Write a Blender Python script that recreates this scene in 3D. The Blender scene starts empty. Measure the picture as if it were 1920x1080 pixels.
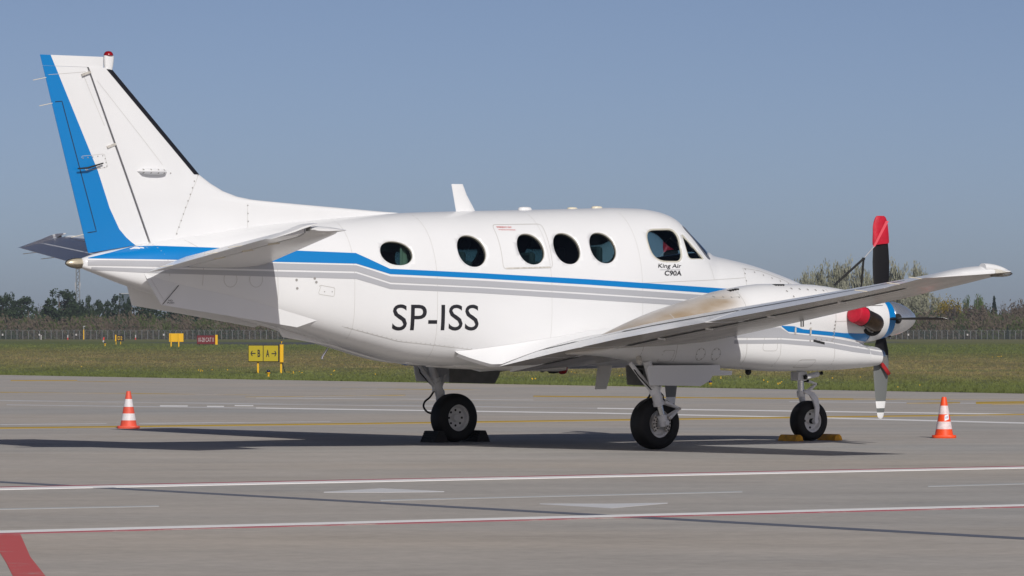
import bpy, bmesh, math, random
from mathutils import Vector, Matrix, noise
from mathutils.geometry import delaunay_2d_cdt
from mathutils.bvhtree import BVHTree
R = math.radians
rnd = random.Random(7)
sc = bpy.context.scene
COL = sc.collection

# ------------------------------------------------------------------ camera, sky, sun, exposure
CAM_H = 1.2822
cam = bpy.data.cameras.new('camera'); cam_ob = bpy.data.objects.new('camera', cam); COL.objects.link(cam_ob)
cam.sensor_width = 36.0; cam.lens = 150.0; cam.shift_y = 0.0446
cam.clip_start = 0.5; cam.clip_end = 30000
cam_ob.location = (0, 0, CAM_H); cam_ob.rotation_euler = (R(90), 0, 0)
sc.camera = cam_ob

SUN_AZ, SUN_EL = 17.0, 34.0          # light travels away from the camera, 17 deg to the left
world = bpy.data.worlds.new('World'); sc.world = world; world.use_nodes = True
wn = world.node_tree.nodes; wl = world.node_tree.links
bg = wn['Background']
sky = wn.new('ShaderNodeTexSky'); sky.sky_type = 'NISHITA'; sky.sun_disc = False
sky.sun_elevation = R(SUN_EL); sky.sun_rotation = R(180 - SUN_AZ)
sky.air_density = 0.4; sky.dust_density = 1.9; sky.ozone_density = 1.0; sky.altitude = 900
wt_ = wn.new('ShaderNodeVectorMath'); wt_.operation = 'MULTIPLY'; wt_.inputs[1].default_value = (1.06, .985, .965)   # even colour tint over the whole sky
wl.new(sky.outputs[0], wt_.inputs[0]); wl.new(wt_.outputs[0], bg.inputs[0]); bg.inputs[1].default_value = 0.077

sun = bpy.data.lights.new('sun', 'SUN'); sun.energy = 3.25; sun.angle = R(0.53); sun.color = (1.0, 0.968, 0.915)
sun_ob = bpy.data.objects.new('sun', sun); COL.objects.link(sun_ob)
ldir = Vector((-math.sin(R(SUN_AZ))*math.cos(R(SUN_EL)), math.cos(R(SUN_AZ))*math.cos(R(SUN_EL)), -math.sin(R(SUN_EL))))
sun_ob.rotation_euler = ldir.to_track_quat('-Z', 'Y').to_euler(); sun_ob.location = (20, -20, 30)
vs = sc.view_settings; vs.view_transform = 'Standard'; vs.look = 'None'; vs.exposure = 0.0; vs.gamma = 1.0
vs.use_curve_mapping = False
sc.render.engine = 'CYCLES'
sc.cycles.max_bounces = 8; sc.cycles.transparent_max_bounces = 16; sc.cycles.use_denoising = True

# ------------------------------------------------------------------ helpers
def link(o, parent=None):
    COL.objects.link(o)
    if parent is not None: o.parent = parent
    return o
def tag(o, label=None, cat=None, group=None, kind=None):
    if label: o['label'] = label
    if cat: o['category'] = cat
    if group: o['group'] = group
    if kind: o['kind'] = kind
    return o
def empty(name, loc=(0, 0, 0), rz=0.0, parent=None):
    o = bpy.data.objects.new(name, None); o.location = loc; o.rotation_euler = (0, 0, rz)
    o.empty_display_size = 0.1
    return link(o, parent)
def mesh_ob(name, verts, faces, mats, parent=None, smooth=True, mi=None, sharp=35.0):
    me = bpy.data.meshes.new(name)
    me.from_pydata([tuple(v) for v in verts], [], faces)
    if not isinstance(mats, (list, tuple)): mats = [mats]
    for m in mats: me.materials.append(m)
    if mi is not None: me.polygons.foreach_set('material_index', mi)
    if smooth:
        me.polygons.foreach_set('use_smooth', [True]*len(me.polygons))
        if sharp: me.set_sharp_from_angle(angle=R(sharp))
    me.update()
    return link(bpy.data.objects.new(name, me), parent)
class MB:
    """collects simple solids into one mesh"""
    def __init__(s): s.v = []; s.f = []; s.m = []
    def add(s, v, f, m=0):
        b = len(s.v); s.v += [tuple(q) for q in v]; s.f += [tuple(i+b for i in q) for q in f]; s.m += [m]*len(f); return s
    def box(s, c, h, m=0, rot=None):
        v = [Vector((x*h[0], y*h[1], z*h[2])) for x in (-1, 1) for y in (-1, 1) for z in (-1, 1)]
        if rot is not None: v = [rot @ q for q in v]
        v = [q + Vector(c) for q in v]
        return s.add(v, [(0, 1, 3, 2), (4, 6, 7, 5), (0, 4, 5, 1), (2, 3, 7, 6), (0, 2, 6, 4), (1, 5, 7, 3)], m)
    def tube(s, pts, rad, n=10, m=0, cap=True):
        pts = [Vector(p) for p in pts]
        if not isinstance(rad, (list, tuple)): rad = [rad]*len(pts)
        rings = []; up = None
        for i, p in enumerate(pts):
            t = (pts[min(i+1, len(pts)-1)] - pts[max(i-1, 0)])
            if t.length < 1e-9: t = Vector((0, 0, 1))
            t.normalize()
            if up is None:
                up = Vector((0, 0, 1)) if abs(t.z) < .9 else Vector((1, 0, 0))
            a = t.cross(up)
            if a.length < 1e-6: a = t.cross(Vector((0, 1, 0)))
            a.normalize(); b = a.cross(t).normalized(); up = b
            rings.append([p + (a*math.cos(2*math.pi*k/n) + b*math.sin(2*math.pi*k/n))*rad[i] for k in range(n)])
        return s.loft(rings, m, cap)
    def loft(s, rings, m=0, cap=True):
        n = len(rings[0]); v = [q for r in rings for q in r]; f = []
        for i in range(len(rings)-1):
            for k in range(n):
                f.append((i*n+k, i*n+(k+1) % n, (i+1)*n+(k+1) % n, (i+1)*n+k))
        if cap:
            f.append(tuple(range(n))[::-1]); f.append(tuple((len(rings)-1)*n+k for k in range(n)))
        return s.add(v, f, m)
    def lathe(s, prof, n=32, m=0, M=None):
        """profile of (r, h) about the local z axis; M places it"""
        v = []; f = []
        for r, h in prof:
            for k in range(n):
                a = 2*math.pi*k/n; q = Vector((r*math.cos(a), r*math.sin(a), h)); v.append(M @ q if M else q)
        for i in range(len(prof)-1):
            for k in range(n): f.append((i*n+k, i*n+(k+1) % n, (i+1)*n+(k+1) % n, (i+1)*n+k))
        return s.add(v, f, m)
    def prism(s, poly, d, m=0):
        """polygon of 3D points pushed along d"""
        n = len(poly); a = [Vector(p) for p in poly]; b = [p + Vector(d) for p in a]
        f = [tuple(range(n))[::-1], tuple(n+k for k in range(n))] + [(k, (k+1) % n, n+(k+1) % n, n+k) for k in range(n)]
        return s.add(a+b, f, m)
    def build(s, name, mats, parent=None, smooth=True, sharp=35.0, fix=True):
        o = mesh_ob(name, s.v, s.f, mats, parent, False, s.m, None)
        me = o.data
        if fix:
            bm = bmesh.new(); bm.from_mesh(me); bmesh.ops.recalc_face_normals(bm, faces=bm.faces); bm.to_mesh(me); bm.free()
        if smooth:
            me.polygons.foreach_set('use_smooth', [True]*len(me.polygons))
            if sharp: me.set_sharp_from_angle(angle=R(sharp))
        return o
def smooth_path(pts, n=6):
    P = [Vector(p) for p in pts]; out = []
    for i in range(len(P)-1):
        p0, p1, p2, p3 = P[max(0, i-1)], P[i], P[i+1], P[min(len(P)-1, i+2)]
        for k in range(n):
            u = k/n; out.append(.5*((2*p1)+(p2-p0)*u+(2*p0-5*p1+4*p2-p3)*u*u+(3*p1-p0-3*p2+p3)*u**3))
    return out+[P[-1]]
def bevel(o, w, seg=2):
    md = o.modifiers.new('bevel', 'BEVEL'); md.width = w; md.segments = seg; md.limit_method = 'ANGLE'; md.angle_limit = R(40)
    return o

# ------------------------------------------------------------------ materials
def mat(name, col, rough=.5, metal=0.0, coat=0.0, spec=.5, var=None, bump=None):
    """var=(scale, amount, detail, (sx,sy,sz)) multiplies the colour by noise; bump=(scale, strength)"""
    m = bpy.data.materials.new(name); m.use_nodes = True
    nt = m.node_tree; b = nt.nodes['Principled BSDF']
    b.inputs['Base Color'].default_value = (*col, 1); b.inputs['Roughness'].default_value = rough
    b.inputs['Metallic'].default_value = metal; b.inputs['Specular IOR Level'].default_value = spec
    b.inputs['Coat Weight'].default_value = coat; b.inputs['Coat Roughness'].default_value = .08
    if var or bump: tc = nt.nodes.new('ShaderNodeTexCoord')
    if var:
        mp = nt.nodes.new('ShaderNodeMapping'); mp.inputs['Scale'].default_value = var[3] if len(var) > 3 else (1, 1, 1)
        nz = nt.nodes.new('ShaderNodeTexNoise'); nz.inputs['Scale'].default_value = var[0]; nz.inputs['Detail'].default_value = var[2]
        nt.links.new(tc.outputs['Object'], mp.inputs[0]); nt.links.new(mp.outputs[0], nz.inputs['Vector'])
        mr = nt.nodes.new('ShaderNodeMapRange'); mr.inputs[1].default_value = .3; mr.inputs[2].default_value = .7
        mr.inputs[3].default_value = 1-var[1]; mr.inputs[4].default_value = 1+var[1]
        nt.links.new(nz.outputs[0], mr.inputs[0])
        mx = nt.nodes.new('ShaderNodeVectorMath'); mx.operation = 'SCALE'; mx.inputs[0].default_value = col
        nt.links.new(mr.outputs[0], mx.inputs['Scale']); nt.links.new(mx.outputs[0], b.inputs['Base Color'])
    if bump:
        nb = nt.nodes.new('ShaderNodeTexNoise'); nb.inputs['Scale'].default_value = bump[0]; nb.inputs['Detail'].default_value = 4
        bp = nt.nodes.new('ShaderNodeBump'); bp.inputs['Strength'].default_value = bump[1]; bp.inputs['Distance'].default_value = .01
        nt.links.new(tc.outputs['Object'], nb.inputs['Vector']); nt.links.new(nb.outputs[0], bp.inputs['Height']); nt.links.new(bp.outputs[0], b.inputs['Normal'])
    return m
def N(m, t): return m.node_tree.nodes.new(t)
M = {}
M['white'] = mat('white_paint', (.735, .738, .745), .30, 0, .12, .4, var=(1.7, .02, 5))
M['white_under'] = mat('white_paint_worn', (.70, .69, .67), .42, 0, .05, .4, var=(2.6, .07, 6, (.5, 1, 1)))
M['underside'] = mat('underside_painted_shade', (.38, .355, .32), .26, 0, .1, .5, var=(2.2, .20, 6, (1.6, .45, 1)))  # white wing paint darkened, so the shade below is put into its colour
M['blue'] = mat('blue_paint', (.0, .185, .50), .3, 0, .2)
M['grey'] = mat('grey_paint', (.40, .405, .43), .32, 0, .2)
M['black'] = mat('black_rubber_boot', (.012, .012, .015), .45)
M['line'] = mat('panel_joint', (.50, .49, .47), .7); M['rivet'] = mat('fastener_heads', (.30, .29, .28), .6)
M['gap'] = mat('dark_gap', (.015, .015, .016), .8)
M['letter'] = mat('black_lettering', (.012, .012, .016), .4)
M['tyre'] = mat('tyre_rubber', (.0065, .0063, .0068), .58, 0, 0, .35, var=(14, .25, 4))
M['rim'] = mat('wheel_paint', (.74, .74, .73), .4, 0)
M['strut'] = mat('strut_paint', (.76, .76, .76), .35, 0, var=(9, .08, 4))
M['steel'] = mat('bare_metal', (.62, .63, .65), .22, 1)
M['brake'] = mat('brake_metal', (.58, .55, .50), .5, .2, var=(40, .25, 3))
M['chrome'] = mat('polished_spinner', (.72, .73, .75), .15, .82)
M['bladeblack'] = mat('blade_black', (.008, .008, .010), .55, 0, 0, .25)
M['bladegrey'] = mat('blade_grey', (.150, .158, .155), .4)
M['bladewhite'] = mat('blade_tip_white', (.8, .8, .8), .4)
M['exhaust'] = mat('heated_steel', (.085, .055, .035), .42, .85, var=(9, .35, 4))
M['redcloth'] = mat('red_cover_fabric', (.50, .005, .026), .6, var=(12, .14, 4), bump=(38, .5))
M['redweb'] = mat('red_webbing', (.72, .09, .12), .6)
M['redflag'] = mat('red_ribbon', (.36, .012, .014), .7)
M['strap'] = mat('black_strap', (.008, .008, .009), .8)
M['cord'] = mat('grey_cord', (.4, .4, .42), .5)
M['redlens'] = mat('red_lens', (.26, .004, .006), .12, 0, .6)
M['liner'] = mat('cabin_liner', (.045, .045, .05), .8)
M['reveal'] = mat('window_reveal', (.36, .35, .30), .5)
M['frame_grey'] = mat('windshield_frame', (.13, .14, .165), .4)
M['frame_ivory'] = mat('window_seal', (.52, .50, .43), .5)
M['dark'] = mat('dark_interior', (.02, .021, .024), .7)
M['seat'] = mat('seat_cloth', (.10, .11, .115), .8)
M['door_in'] = mat('gear_door_inside', (.16, .16, .155), .6, var=(8, .2, 4))
M['hose'] = mat('rubber_hose', (.015, .015, .016), .6)
M['ivory'] = mat('antenna_plastic', (.70, .64, .50), .45)
M['wick'] = mat('static_wick', (.66, .61, .50), .6)
M['redtext'] = mat('red_lettering', (.62, .05, .04), .5)
M['rubberchock'] = mat('chock_rubber', (.011, .011, .012), .75, bump=(60, .3))
M['yellowchock'] = mat('chock_yellow', (.55, .27, .006), .55, var=(16, .35, 5))
M['orange'] = mat('cone_orange', (.83, .075, .012), .5, var=(11, .07, 4))
M['orange_faded'] = mat('cone_orange_faded', (.74, .10, .055), .55, var=(11, .08, 4))
M['conewhite'] = mat('cone_white_band', (.72, .60, .60), .5, var=(26, .14, 5))
M['conewhite_clean'] = mat('cone_white_band_clean', (.74, .70, .71), .5, var=(26, .06, 5))
M['sticker'] = mat('sticker_white', (.78, .80, .82), .5)
M['bluetext'] = mat('sticker_blue', (.08, .12, .38), .5)
M['signyellow'] = mat('sign_yellow', (.42, .33, .006), .5)
M['signyellow2'] = mat('sign_housing_yellow', (.74, .42, .004), .5)
M['signblack'] = mat('sign_black', (.012, .013, .018), .5)
M['signred'] = mat('sign_red', (.13, .005, .010), .5)
M['signwhite'] = mat('sign_lettering_white', (.45, .43, .43), .5)
M['galv'] = mat('galvanised_steel', (.38, .40, .42), .5, .3)
M['postgrey'] = mat('fence_post', (.155, .165, .175), .7)
M['bluelens'] = mat('blue_lens', (.01, .012, .06), .2)

def glass(name, tint, amount, ior_rough=.03):
    """thin pane: tinted see-through with mirror reflection by viewing angle"""
    m = bpy.data.materials.new(name); m.use_nodes = True; nt = m.node_tree; nt.nodes.clear()
    out = nt.nodes.new('ShaderNodeOutputMaterial'); tr = nt.nodes.new('ShaderNodeBsdfTransparent'); gl = nt.nodes.new('ShaderNodeBsdfGlossy')
    tr.inputs[0].default_value = (*[c*amount for c in tint], 1); gl.inputs['Roughness'].default_value = ior_rough
    fr = nt.nodes.new('ShaderNodeFresnel'); fr.inputs[0].default_value = 1.5
    mx = nt.nodes.new('ShaderNodeMixShader')
    nt.links.new(fr.outputs[0], mx.inputs[0]); nt.links.new(tr.outputs[0], mx.inputs[1]); nt.links.new(gl.outputs[0], mx.inputs[2]); nt.links.new(mx.outputs[0], out.inputs[0])
    return m
M['cabin_glass'] = glass('cabin_window_glass', (.62, .95, 1.0), .42)
M['cockpit_glass'] = glass('cockpit_glass', (.9, 1.0, .98), .82)
M['shield_glass'] = glass('windshield_glass', (.6, .85, 1.0), .55)
M['lens'] = glass('clear_lens', (.95, .93, .88), .95)

# stained nacelle paint: soot and oil film streaks with a shape of their own
def stained():
    m = mat('nacelle_paint_stained', (.74, .74, .74), .3, 0, .12, .4)
    nt = m.node_tree; b = nt.nodes['Principled BSDF']; tc = nt.nodes.new('ShaderNodeTexCoord')
    sp = nt.nodes.new('ShaderNodeSeparateXYZ'); nt.links.new(tc.outputs['Object'], sp.inputs[0])
    # streak band follows the flank behind the exhaust: centre height falls towards the tail
    zc = nt.nodes.new('ShaderNodeMapRange'); zc.clamp = True
    for i, v in zip((1, 2, 3, 4), (-1.1, .9, 1.17, 1.67)): zc.inputs[i].default_value = v
    nt.links.new(sp.outputs[0], zc.inputs[0])
    d = nt.nodes.new('ShaderNodeMath'); d.operation = 'SUBTRACT'; nt.links.new(sp.outputs[2], d.inputs[0]); nt.links.new(zc.outputs[0], d.inputs[1])
    ab = nt.nodes.new('ShaderNodeMath'); ab.operation = 'ABSOLUTE'; nt.links.new(d.outputs[0], ab.inputs[0])
    g = nt.nodes.new('ShaderNodeMapRange'); g.interpolation_type = 'SMOOTHERSTEP'
    for i, v in zip((1, 2, 3, 4), (.19, .0, 0.0, 1.0)): g.inputs[i].default_value = v
    nt.links.new(ab.outputs[0], g.inputs[0])
    gx = nt.nodes.new('ShaderNodeMapRange'); gx.interpolation_type = 'SMOOTHERSTEP'
    for i, v in zip((1, 2, 3, 4), (1.15, .65, 0.0, 1.0)): gx.inputs[i].default_value = v
    nt.links.new(sp.outputs[0], gx.inputs[0])
    mp = nt.nodes.new('ShaderNodeMapping'); mp.inputs['Scale'].default_value = (1.4, 2, 5); nt.links.new(tc.outputs['Object'], mp.inputs[0])
    nz = nt.nodes.new('ShaderNodeTexNoise'); nz.inputs['Scale'].default_value = 1.8; nz.inputs['Detail'].default_value = 6; nt.links.new(mp.outputs[0], nz.inputs['Vector'])
    nr = nt.nodes.new('ShaderNodeMapRange')
    for i, v in zip((1, 2, 3, 4), (.25, .75, .60, 1.0)): nr.inputs[i].default_value = v
    nt.links.new(nz.outputs[0], nr.inputs[0])
    a = nt.nodes.new('ShaderNodeMath'); a.operation = 'MULTIPLY'; nt.links.new(g.outputs[0], a.inputs[0]); nt.links.new(gx.outputs[0], a.inputs[1])
    a2 = nt.nodes.new('ShaderNodeMath'); a2.operation = 'MULTIPLY'; nt.links.new(a.outputs[0], a2.inputs[0]); nt.links.new(nr.outputs[0], a2.inputs[1])
    mx = nt.nodes.new('ShaderNodeMix'); mx.data_type = 'RGBA'; mx.inputs[6].default_value = (.74, .74, .742, 1); mx.inputs[7].default_value = (.30, .22, .135, 1)
    nt.links.new(a2.outputs[0], mx.inputs[0]); nt.links.new(mx.outputs[2], b.inputs['Base Color'])
    return m
M['nacelle'] = stained()

# ------------------------------------------------------------------ ground
def ramp(nt, stops):
    r = nt.nodes.new('ShaderNodeValToRGB'); cr = r.color_ramp
    while len(cr.elements) < len(stops): cr.elements.new(.5)
    for e, (p, c) in zip(cr.elements, stops): e.position = p; e.color = (*c, 1)
    return r
def concrete_mat():
    m = mat('apron_concrete', (.27, .25, .235), .85, 0, 0, .25)
    nt = m.node_tree; b = nt.nodes['Principled BSDF']; tc = nt.nodes.new('ShaderNodeTexCoord')
    def nz(scale, sc3, det, rough=.55):
        mp = nt.nodes.new('ShaderNodeMapping'); mp.inputs['Scale'].default_value = sc3; mp.inputs['Rotation'].default_value = (0, 0, R(-28))
        n = nt.nodes.new('ShaderNodeTexNoise'); n.inputs['Scale'].default_value = scale; n.inputs['Detail'].default_value = det; n.inputs['Roughness'].default_value = rough
        nt.links.new(tc.outputs['Object'], mp.inputs[0]); nt.links.new(mp.outputs[0], n.inputs['Vector']); return n
    big = nz(.055, (1, 2.4, 1), 4); mid = nz(.45, (1, 2.2, 1), 6, .65); fine = nz(7, (1, 1, 1), 6, .75)
    r = ramp(nt, [(.30, (.358, .350, .338)), (.50, (.406, .374, .340)), (.70, (.448, .394, .338))])
    nt.links.new(big.outputs[0], r.inputs[0])
    def mul(cin, fac, lo, hi, a=.3, bb=.7):
        mr = nt.nodes.new('ShaderNodeMapRange'); mr.inputs[1].default_value = a; mr.inputs[2].default_value = bb; mr.inputs[3].default_value = lo; mr.inputs[4].default_value = hi
        nt.links.new(fac, mr.inputs[0]); v = nt.nodes.new('ShaderNodeVectorMath'); v.operation = 'SCALE'
        nt.links.new(cin, v.inputs[0]); nt.links.new(mr.outputs[0], v.inputs['Scale']); return v.outputs[0]
    c = mul(r.outputs[0], mid.outputs[0], .86, 1.1); c = mul(c, fine.outputs[0], .88, 1.12)
    # scattered dark scuffs
    sc_ = nz(1.6, (.35, 2.5, 1), 5, .7); c = mul(c, sc_.outputs[0], 1.0, .80, .62, .8)
    nt.links.new(c, b.inputs['Base Color'])
    bp = nt.nodes.new('ShaderNodeBump'); bp.inputs['Strength'].default_value = .25; bp.inputs['Distance'].default_value = .006
    nt.links.new(fine.outputs[0], bp.inputs['Height']); nt.links.new(bp.outputs[0], b.inputs['Normal'])
    return m
def grass_mat(name, blade=False):
    m = mat(name, (.08, .09, .03), .9, 0, 0, .15)
    nt = m.node_tree; b = nt.nodes['Principled BSDF']
    ge = nt.nodes.new('ShaderNodeNewGeometry')
    def nz(scale, sc3, det, rough=.6):
        mp = nt.nodes.new('ShaderNodeMapping'); mp.inputs['Scale'].default_value = sc3
        n = nt.nodes.new('ShaderNodeTexNoise'); n.inputs['Scale'].default_value = scale; n.inputs['Detail'].default_value = det; n.inputs['Roughness'].default_value = rough
        nt.links.new(ge.outputs['Position'], mp.inputs[0]); nt.links.new(mp.outputs[0], n.inputs['Vector']); return n
    # mown strips lie in depth: green near the edge, straw in the middle, green beyond
    sp = nt.nodes.new('ShaderNodeSeparateXYZ'); nt.links.new(ge.outputs['Position'], sp.inputs[0])
    dist = nt.nodes.new('ShaderNodeMath'); dist.operation = 'MULTIPLY_ADD'; dist.inputs[1].default_value = 1.45
    nt.links.new(sp.outputs[0], dist.inputs[0]); nt.links.new(sp.outputs[1], dist.inputs[2])
    wob = nz(.06, (1, .6, 1), 5); wm = nt.nodes.new('ShaderNodeMath'); wm.operation = 'MULTIPLY_ADD'; wm.inputs[1].default_value = 36.0
    nt.links.new(wob.outputs[0], wm.inputs[0]); nt.links.new(dist.outputs[0], wm.inputs[2])
    mr = nt.nodes.new('ShaderNodeMapRange'); mr.inputs[1].default_value = 120; mr.inputs[2].default_value = 900; nt.links.new(wm.outputs[0], mr.inputs[0])
    G1 = (.108, .128, .042); G2 = (.124, .144, .048); S1 = (.225, .178, .088); S2 = (.200, .160, .078)
    r = ramp(nt, [(0, G1), (.03, G2), (.075, S1), (.17, S2), (.24, (.165, .152, .062)), (.32, G2), (.55, G1), (.80, (.150, .145, .062)), (1, (.165, .150, .07))])
    nt.links.new(mr.outputs[0], r.inputs[0])
    n2 = nz(.35, (1, .35, 1), 6, .7); r2 = nt.nodes.new('ShaderNodeMapRange'); r2.inputs[1].default_value = .38; r2.inputs[2].default_value = .66
    nt.links.new(n2.outputs[0], r2.inputs[0])
    mx = nt.nodes.new('ShaderNodeMix'); mx.data_type = 'RGBA'; mx.inputs[7].default_value = (.110, .132, .044, 1)
    hm = nt.nodes.new('ShaderNodeMath'); hm.operation = 'MULTIPLY'; hm.inputs[1].default_value = .75; nt.links.new(r2.outputs[0], hm.inputs[0])
    nt.links.new(hm.outputs[0], mx.inputs[0]); nt.links.new(r.outputs[0], mx.inputs[6])
    nf = nz(.22, (1, .12, 1), 6, .8); rf = nt.nodes.new('ShaderNodeMapRange')
    for i, v in zip((1, 2, 3, 4), (.3, .7, .74, 1.30)): rf.inputs[i].default_value = v
    nt.links.new(nf.outputs[0], rf.inputs[0])
    n3 = nz(3.0 if not blade else 9.0, (1, .4, 1), 5, .75); r3 = nt.nodes.new('ShaderNodeMapRange')
    for i, v in zip((1, 2, 3, 4), (.3, .7, .62, 1.38)): r3.inputs[i].default_value = v
    nt.links.new(n3.outputs[0], r3.inputs[0])
    sv = nt.nodes.new('ShaderNodeVectorMath'); sv.operation = 'SCALE'; nt.links.new(mx.outputs[2], sv.inputs[0]); nt.links.new(r3.outputs[0], sv.inputs['Scale'])
    sv2 = nt.nodes.new('ShaderNodeVectorMath'); sv2.operation = 'SCALE'; nt.links.new(sv.outputs[0], sv2.inputs[0]); nt.links.new(rf.outputs[0], sv2.inputs['Scale'])
    nt.links.new(sv2.outputs[0], b.inputs['Base Color'])
    return m
M['concrete'] = concrete_mat(); M['grass'] = grass_mat('airfield_turf'); M['blades'] = grass_mat('grass_blades', True)
M['asphalt'] = mat('far_asphalt', (.058, .060, .066), .9, var=(.2, .12, 4))

def paint(name, col, base=(.405, .374, .342), wear=.5, scale=1.2):
    """road paint, worn through to the concrete in patches"""
    m = mat(name, col, .7, 0, 0, .3)
    nt = m.node_tree; b = nt.nodes['Principled BSDF']; tc = nt.nodes.new('ShaderNodeTexCoord')
    n = nt.nodes.new('ShaderNodeTexNoise'); n.inputs['Scale'].default_value = scale; n.inputs['Detail'].default_value = 8; n.inputs['Roughness'].default_value = .75
    nt.links.new(tc.outputs['Object'], n.inputs['Vector'])
    mr = nt.nodes.new('ShaderNodeMapRange'); mr.inputs[1].default_value = wear-.08; mr.inputs[2].default_value = wear+.08; nt.links.new(n.outputs[0], mr.inputs[0])
    mx = nt.nodes.new('ShaderNodeMix'); mx.data_type = 'RGBA'; mx.inputs[6].default_value = (*base, 1); mx.inputs[7].default_value = (*col, 1)
    nt.links.new(mr.outputs[0], mx.inputs[0]); nt.links.new(mx.outputs[2], b.inputs['Base Color'])
    return m
M['p_white'] = paint('line_white', (.80, .79, .78), wear=.24)
M['p_white2'] = paint('line_white_worn', (.50, .50, .51), wear=.44, scale=.5)
M['p_red'] = paint('line_red', (.34, .10, .12), wear=.42)
M['p_redarea'] = paint('area_red', (.54, .10, .095), wear=.38, scale=1.6)
M['p_yellow'] = paint('line_yellow', (.46, .30, .03), wear=.38, scale=.6)
M['p_yellow2'] = paint('line_yellow_worn', (.42, .28, .05), wear=.5, scale=.35)
M['p_thin'] = paint('line_thin', (.44, .45, .45), wear=.3)
M['tar'] = mat('sealed_joint', (.115, .122, .150), .6)
M['p_arrow'] = paint('arrow_white', (.60, .60, .61), wear=.22)

def poly_sheet(name, pts, m, z, parent=None):
    o = mesh_ob(name, [(x, y, z) for x, y in pts], [tuple(range(len(pts)))], m, parent, smooth=False)
    if o.data.polygons[0].normal.z < 0: o.data.flip_normals()
    return o
ground = poly_sheet('ground', [(-4000, -400), (4000, -400), (4000, 9000), (-4000, 9000)], M['grass'], -.03)
tag(ground, kind='structure')
EDGE_A, EDGE_B = Vector((-15.91, 132.58)), Vector((10.95, 91.29))
edir = (EDGE_B-EDGE_A).normalized()
# edge of the concrete, a little uneven
edge_pts = []
for i in range(0, 240):
    t = -40 + i*.5
    p = EDGE_A + edir*t; w = noise.noise(Vector((t*.35, 1.7, 0)))*.16 + noise.noise(Vector((t*1.7, 4.7, 0)))*.05
    edge_pts.append((p.x, p.y + w))
far_l = EDGE_A - edir*400; far_r = EDGE_A + edir*300
pts = [(far_l.x, far_l.y)] + edge_pts + [(far_r.x, far_r.y), (200, -100), (-400, -100), (-400, far_l.y)]
apron = poly_sheet('apron', pts, M['concrete'], 0.0); tag(apron, kind='structure')
strip = poly_sheet('runway', [(-49.5, 467), (-19.6, 519), (60, 640), (62, 690), (-23.0, 640), (-57, 640), (-44, 580), (-30, 530)], M['asphalt'], -.026); tag(strip, kind='structure')

F_PX, HOR = 8000.0, 625.63
def gp(px, py):
    d = F_PX*CAM_H/(py-HOR); return ((px-960)*d/F_PX, d)
def marking(name, m, up, lo, z=.004):
    """painted band on the apron: far edge up, near edge lo, as ground points"""
    a = [gp(*p) for p in up]; b = [gp(*p) for p in lo]
    v = [(x, y, z) for x, y in a+b]; n = len(a)
    z *= .6; v = [(x, y, z) for x, y in a+b]+[(x, y, -.0005) for x, y in b]
    o = mesh_ob(name, v, [(n+i, n+i+1, i+1, i) for i in range(n-1)]+[(2*n+i, 2*n+i+1, n+i+1, n+i) for i in range(n-1)], m, apron, smooth=False)
    if o.data.polygons[0].normal.z < 0: o.data.flip_normals()
    return o
def ext(l):   # lengthen a two-point line well past the picture
    (x0, y0), (x1, y1) = l; k = 1.0
    return [(x0-(x1-x0)*k, y0-(y1-y0)*k), (x1+(x1-x0)*k, y1+(y1-y0)*k)]
def band(name, m, p0, p1, t0, t1, z=.004, lengthen=True):
    u = [(p0[0], p0[1]-t0/2), (p1[0], p1[1]-t1/2)]; l = [(p0[0], p0[1]+t0/2), (p1[0], p1[1]+t1/2)]
    if lengthen: u, l = ext(u), ext(l)
    return marking(name, m, u, l, z)
band('joint_line', M['tar'], (0, 904), (1920, 1010), 2.8, 4.0, .004)
band('white_line', M['p_white'], (0, 917), (1920, 877), 3.5, 2.7, .008)
band('red_line', M['p_red'], (0, 914.2), (1920, 874.7), 1.4, 1.1, .008)
band('white_line', M['p_white'], (0, 998), (1920, 948), 4.0, 3.3, .008)
band('red_line', M['p_red'], (0, 1001.2), (1920, 950.8), 1.7, 1.5, .008)
band('thin_line', M['p_thin'], (-400, 962.5), (298, 949), 2.2, 1.9, .004, False)
band('thin_line', M['p_thin'], (713, 938.3), (1392, 922), 1.9, 1.8, .004, False)
band('thin_line', M['p_thin'], (1740, 912), (2400, 894), 1.8, 1.6, .004, False)
marking('arrow_mark', M['p_arrow'], [(607, 922.5), (715, 916), (833, 921.5)], [(607, 923.5), (720, 923.5), (833, 922.5)])
marking('arrow_mark', M['p_arrow'], [(1012, 944.5), (1140, 944.8), (1252, 943)], [(1012, 945.5), (1145, 953), (1252, 944)])
marking('red_area', M['p_redarea'], [(-60, 1003), (0, 1002.2), (38, 1001.6), (57, 1045), (88, 1084)], [(-60, 1010), (-40, 1020), (-4, 1030), (12, 1056), (26, 1084)])
# far lines
for p, q, t, mm in [((0, 751), (520, 757.8), 1.3, 'p_white2'), ((520, 757.8), (1120, 765.5), 1.3, 'p_white2'), ((1120, 765.5), (1950, 777.4), 1.5, 'p_white'),
                    ((12, 759), (480, 765), 1.3, 'p_white2'), ((480, 765), (1120, 774.5), 1.5, 'p_white'), ((1120, 774.5), (1560, 784), 1.7, 'p_white'), ((1560, 784), (2000, 795.5), 2.0, 'p_white'),
                    ((300, 761), (352, 761.2), 1.5, 'p_white'), ((388, 761.8), (420, 762), 1.5, 'p_white'), ((440, 760.5), (475, 760.8), 1.5, 'p_white'),
                    ((0, 796), (200, 794), 1.0, 'p_white2'), ((260, 794), (620, 790), 1.0, 'p_white2'),
                    ((480, 746), (1000, 750), 1.1, 'p_white2'), ((1480, 753), (1920, 757), 1.0, 'p_white2')]:
    band('far_white_line', M[mm], p, q, t, t, .004, False)
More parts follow.
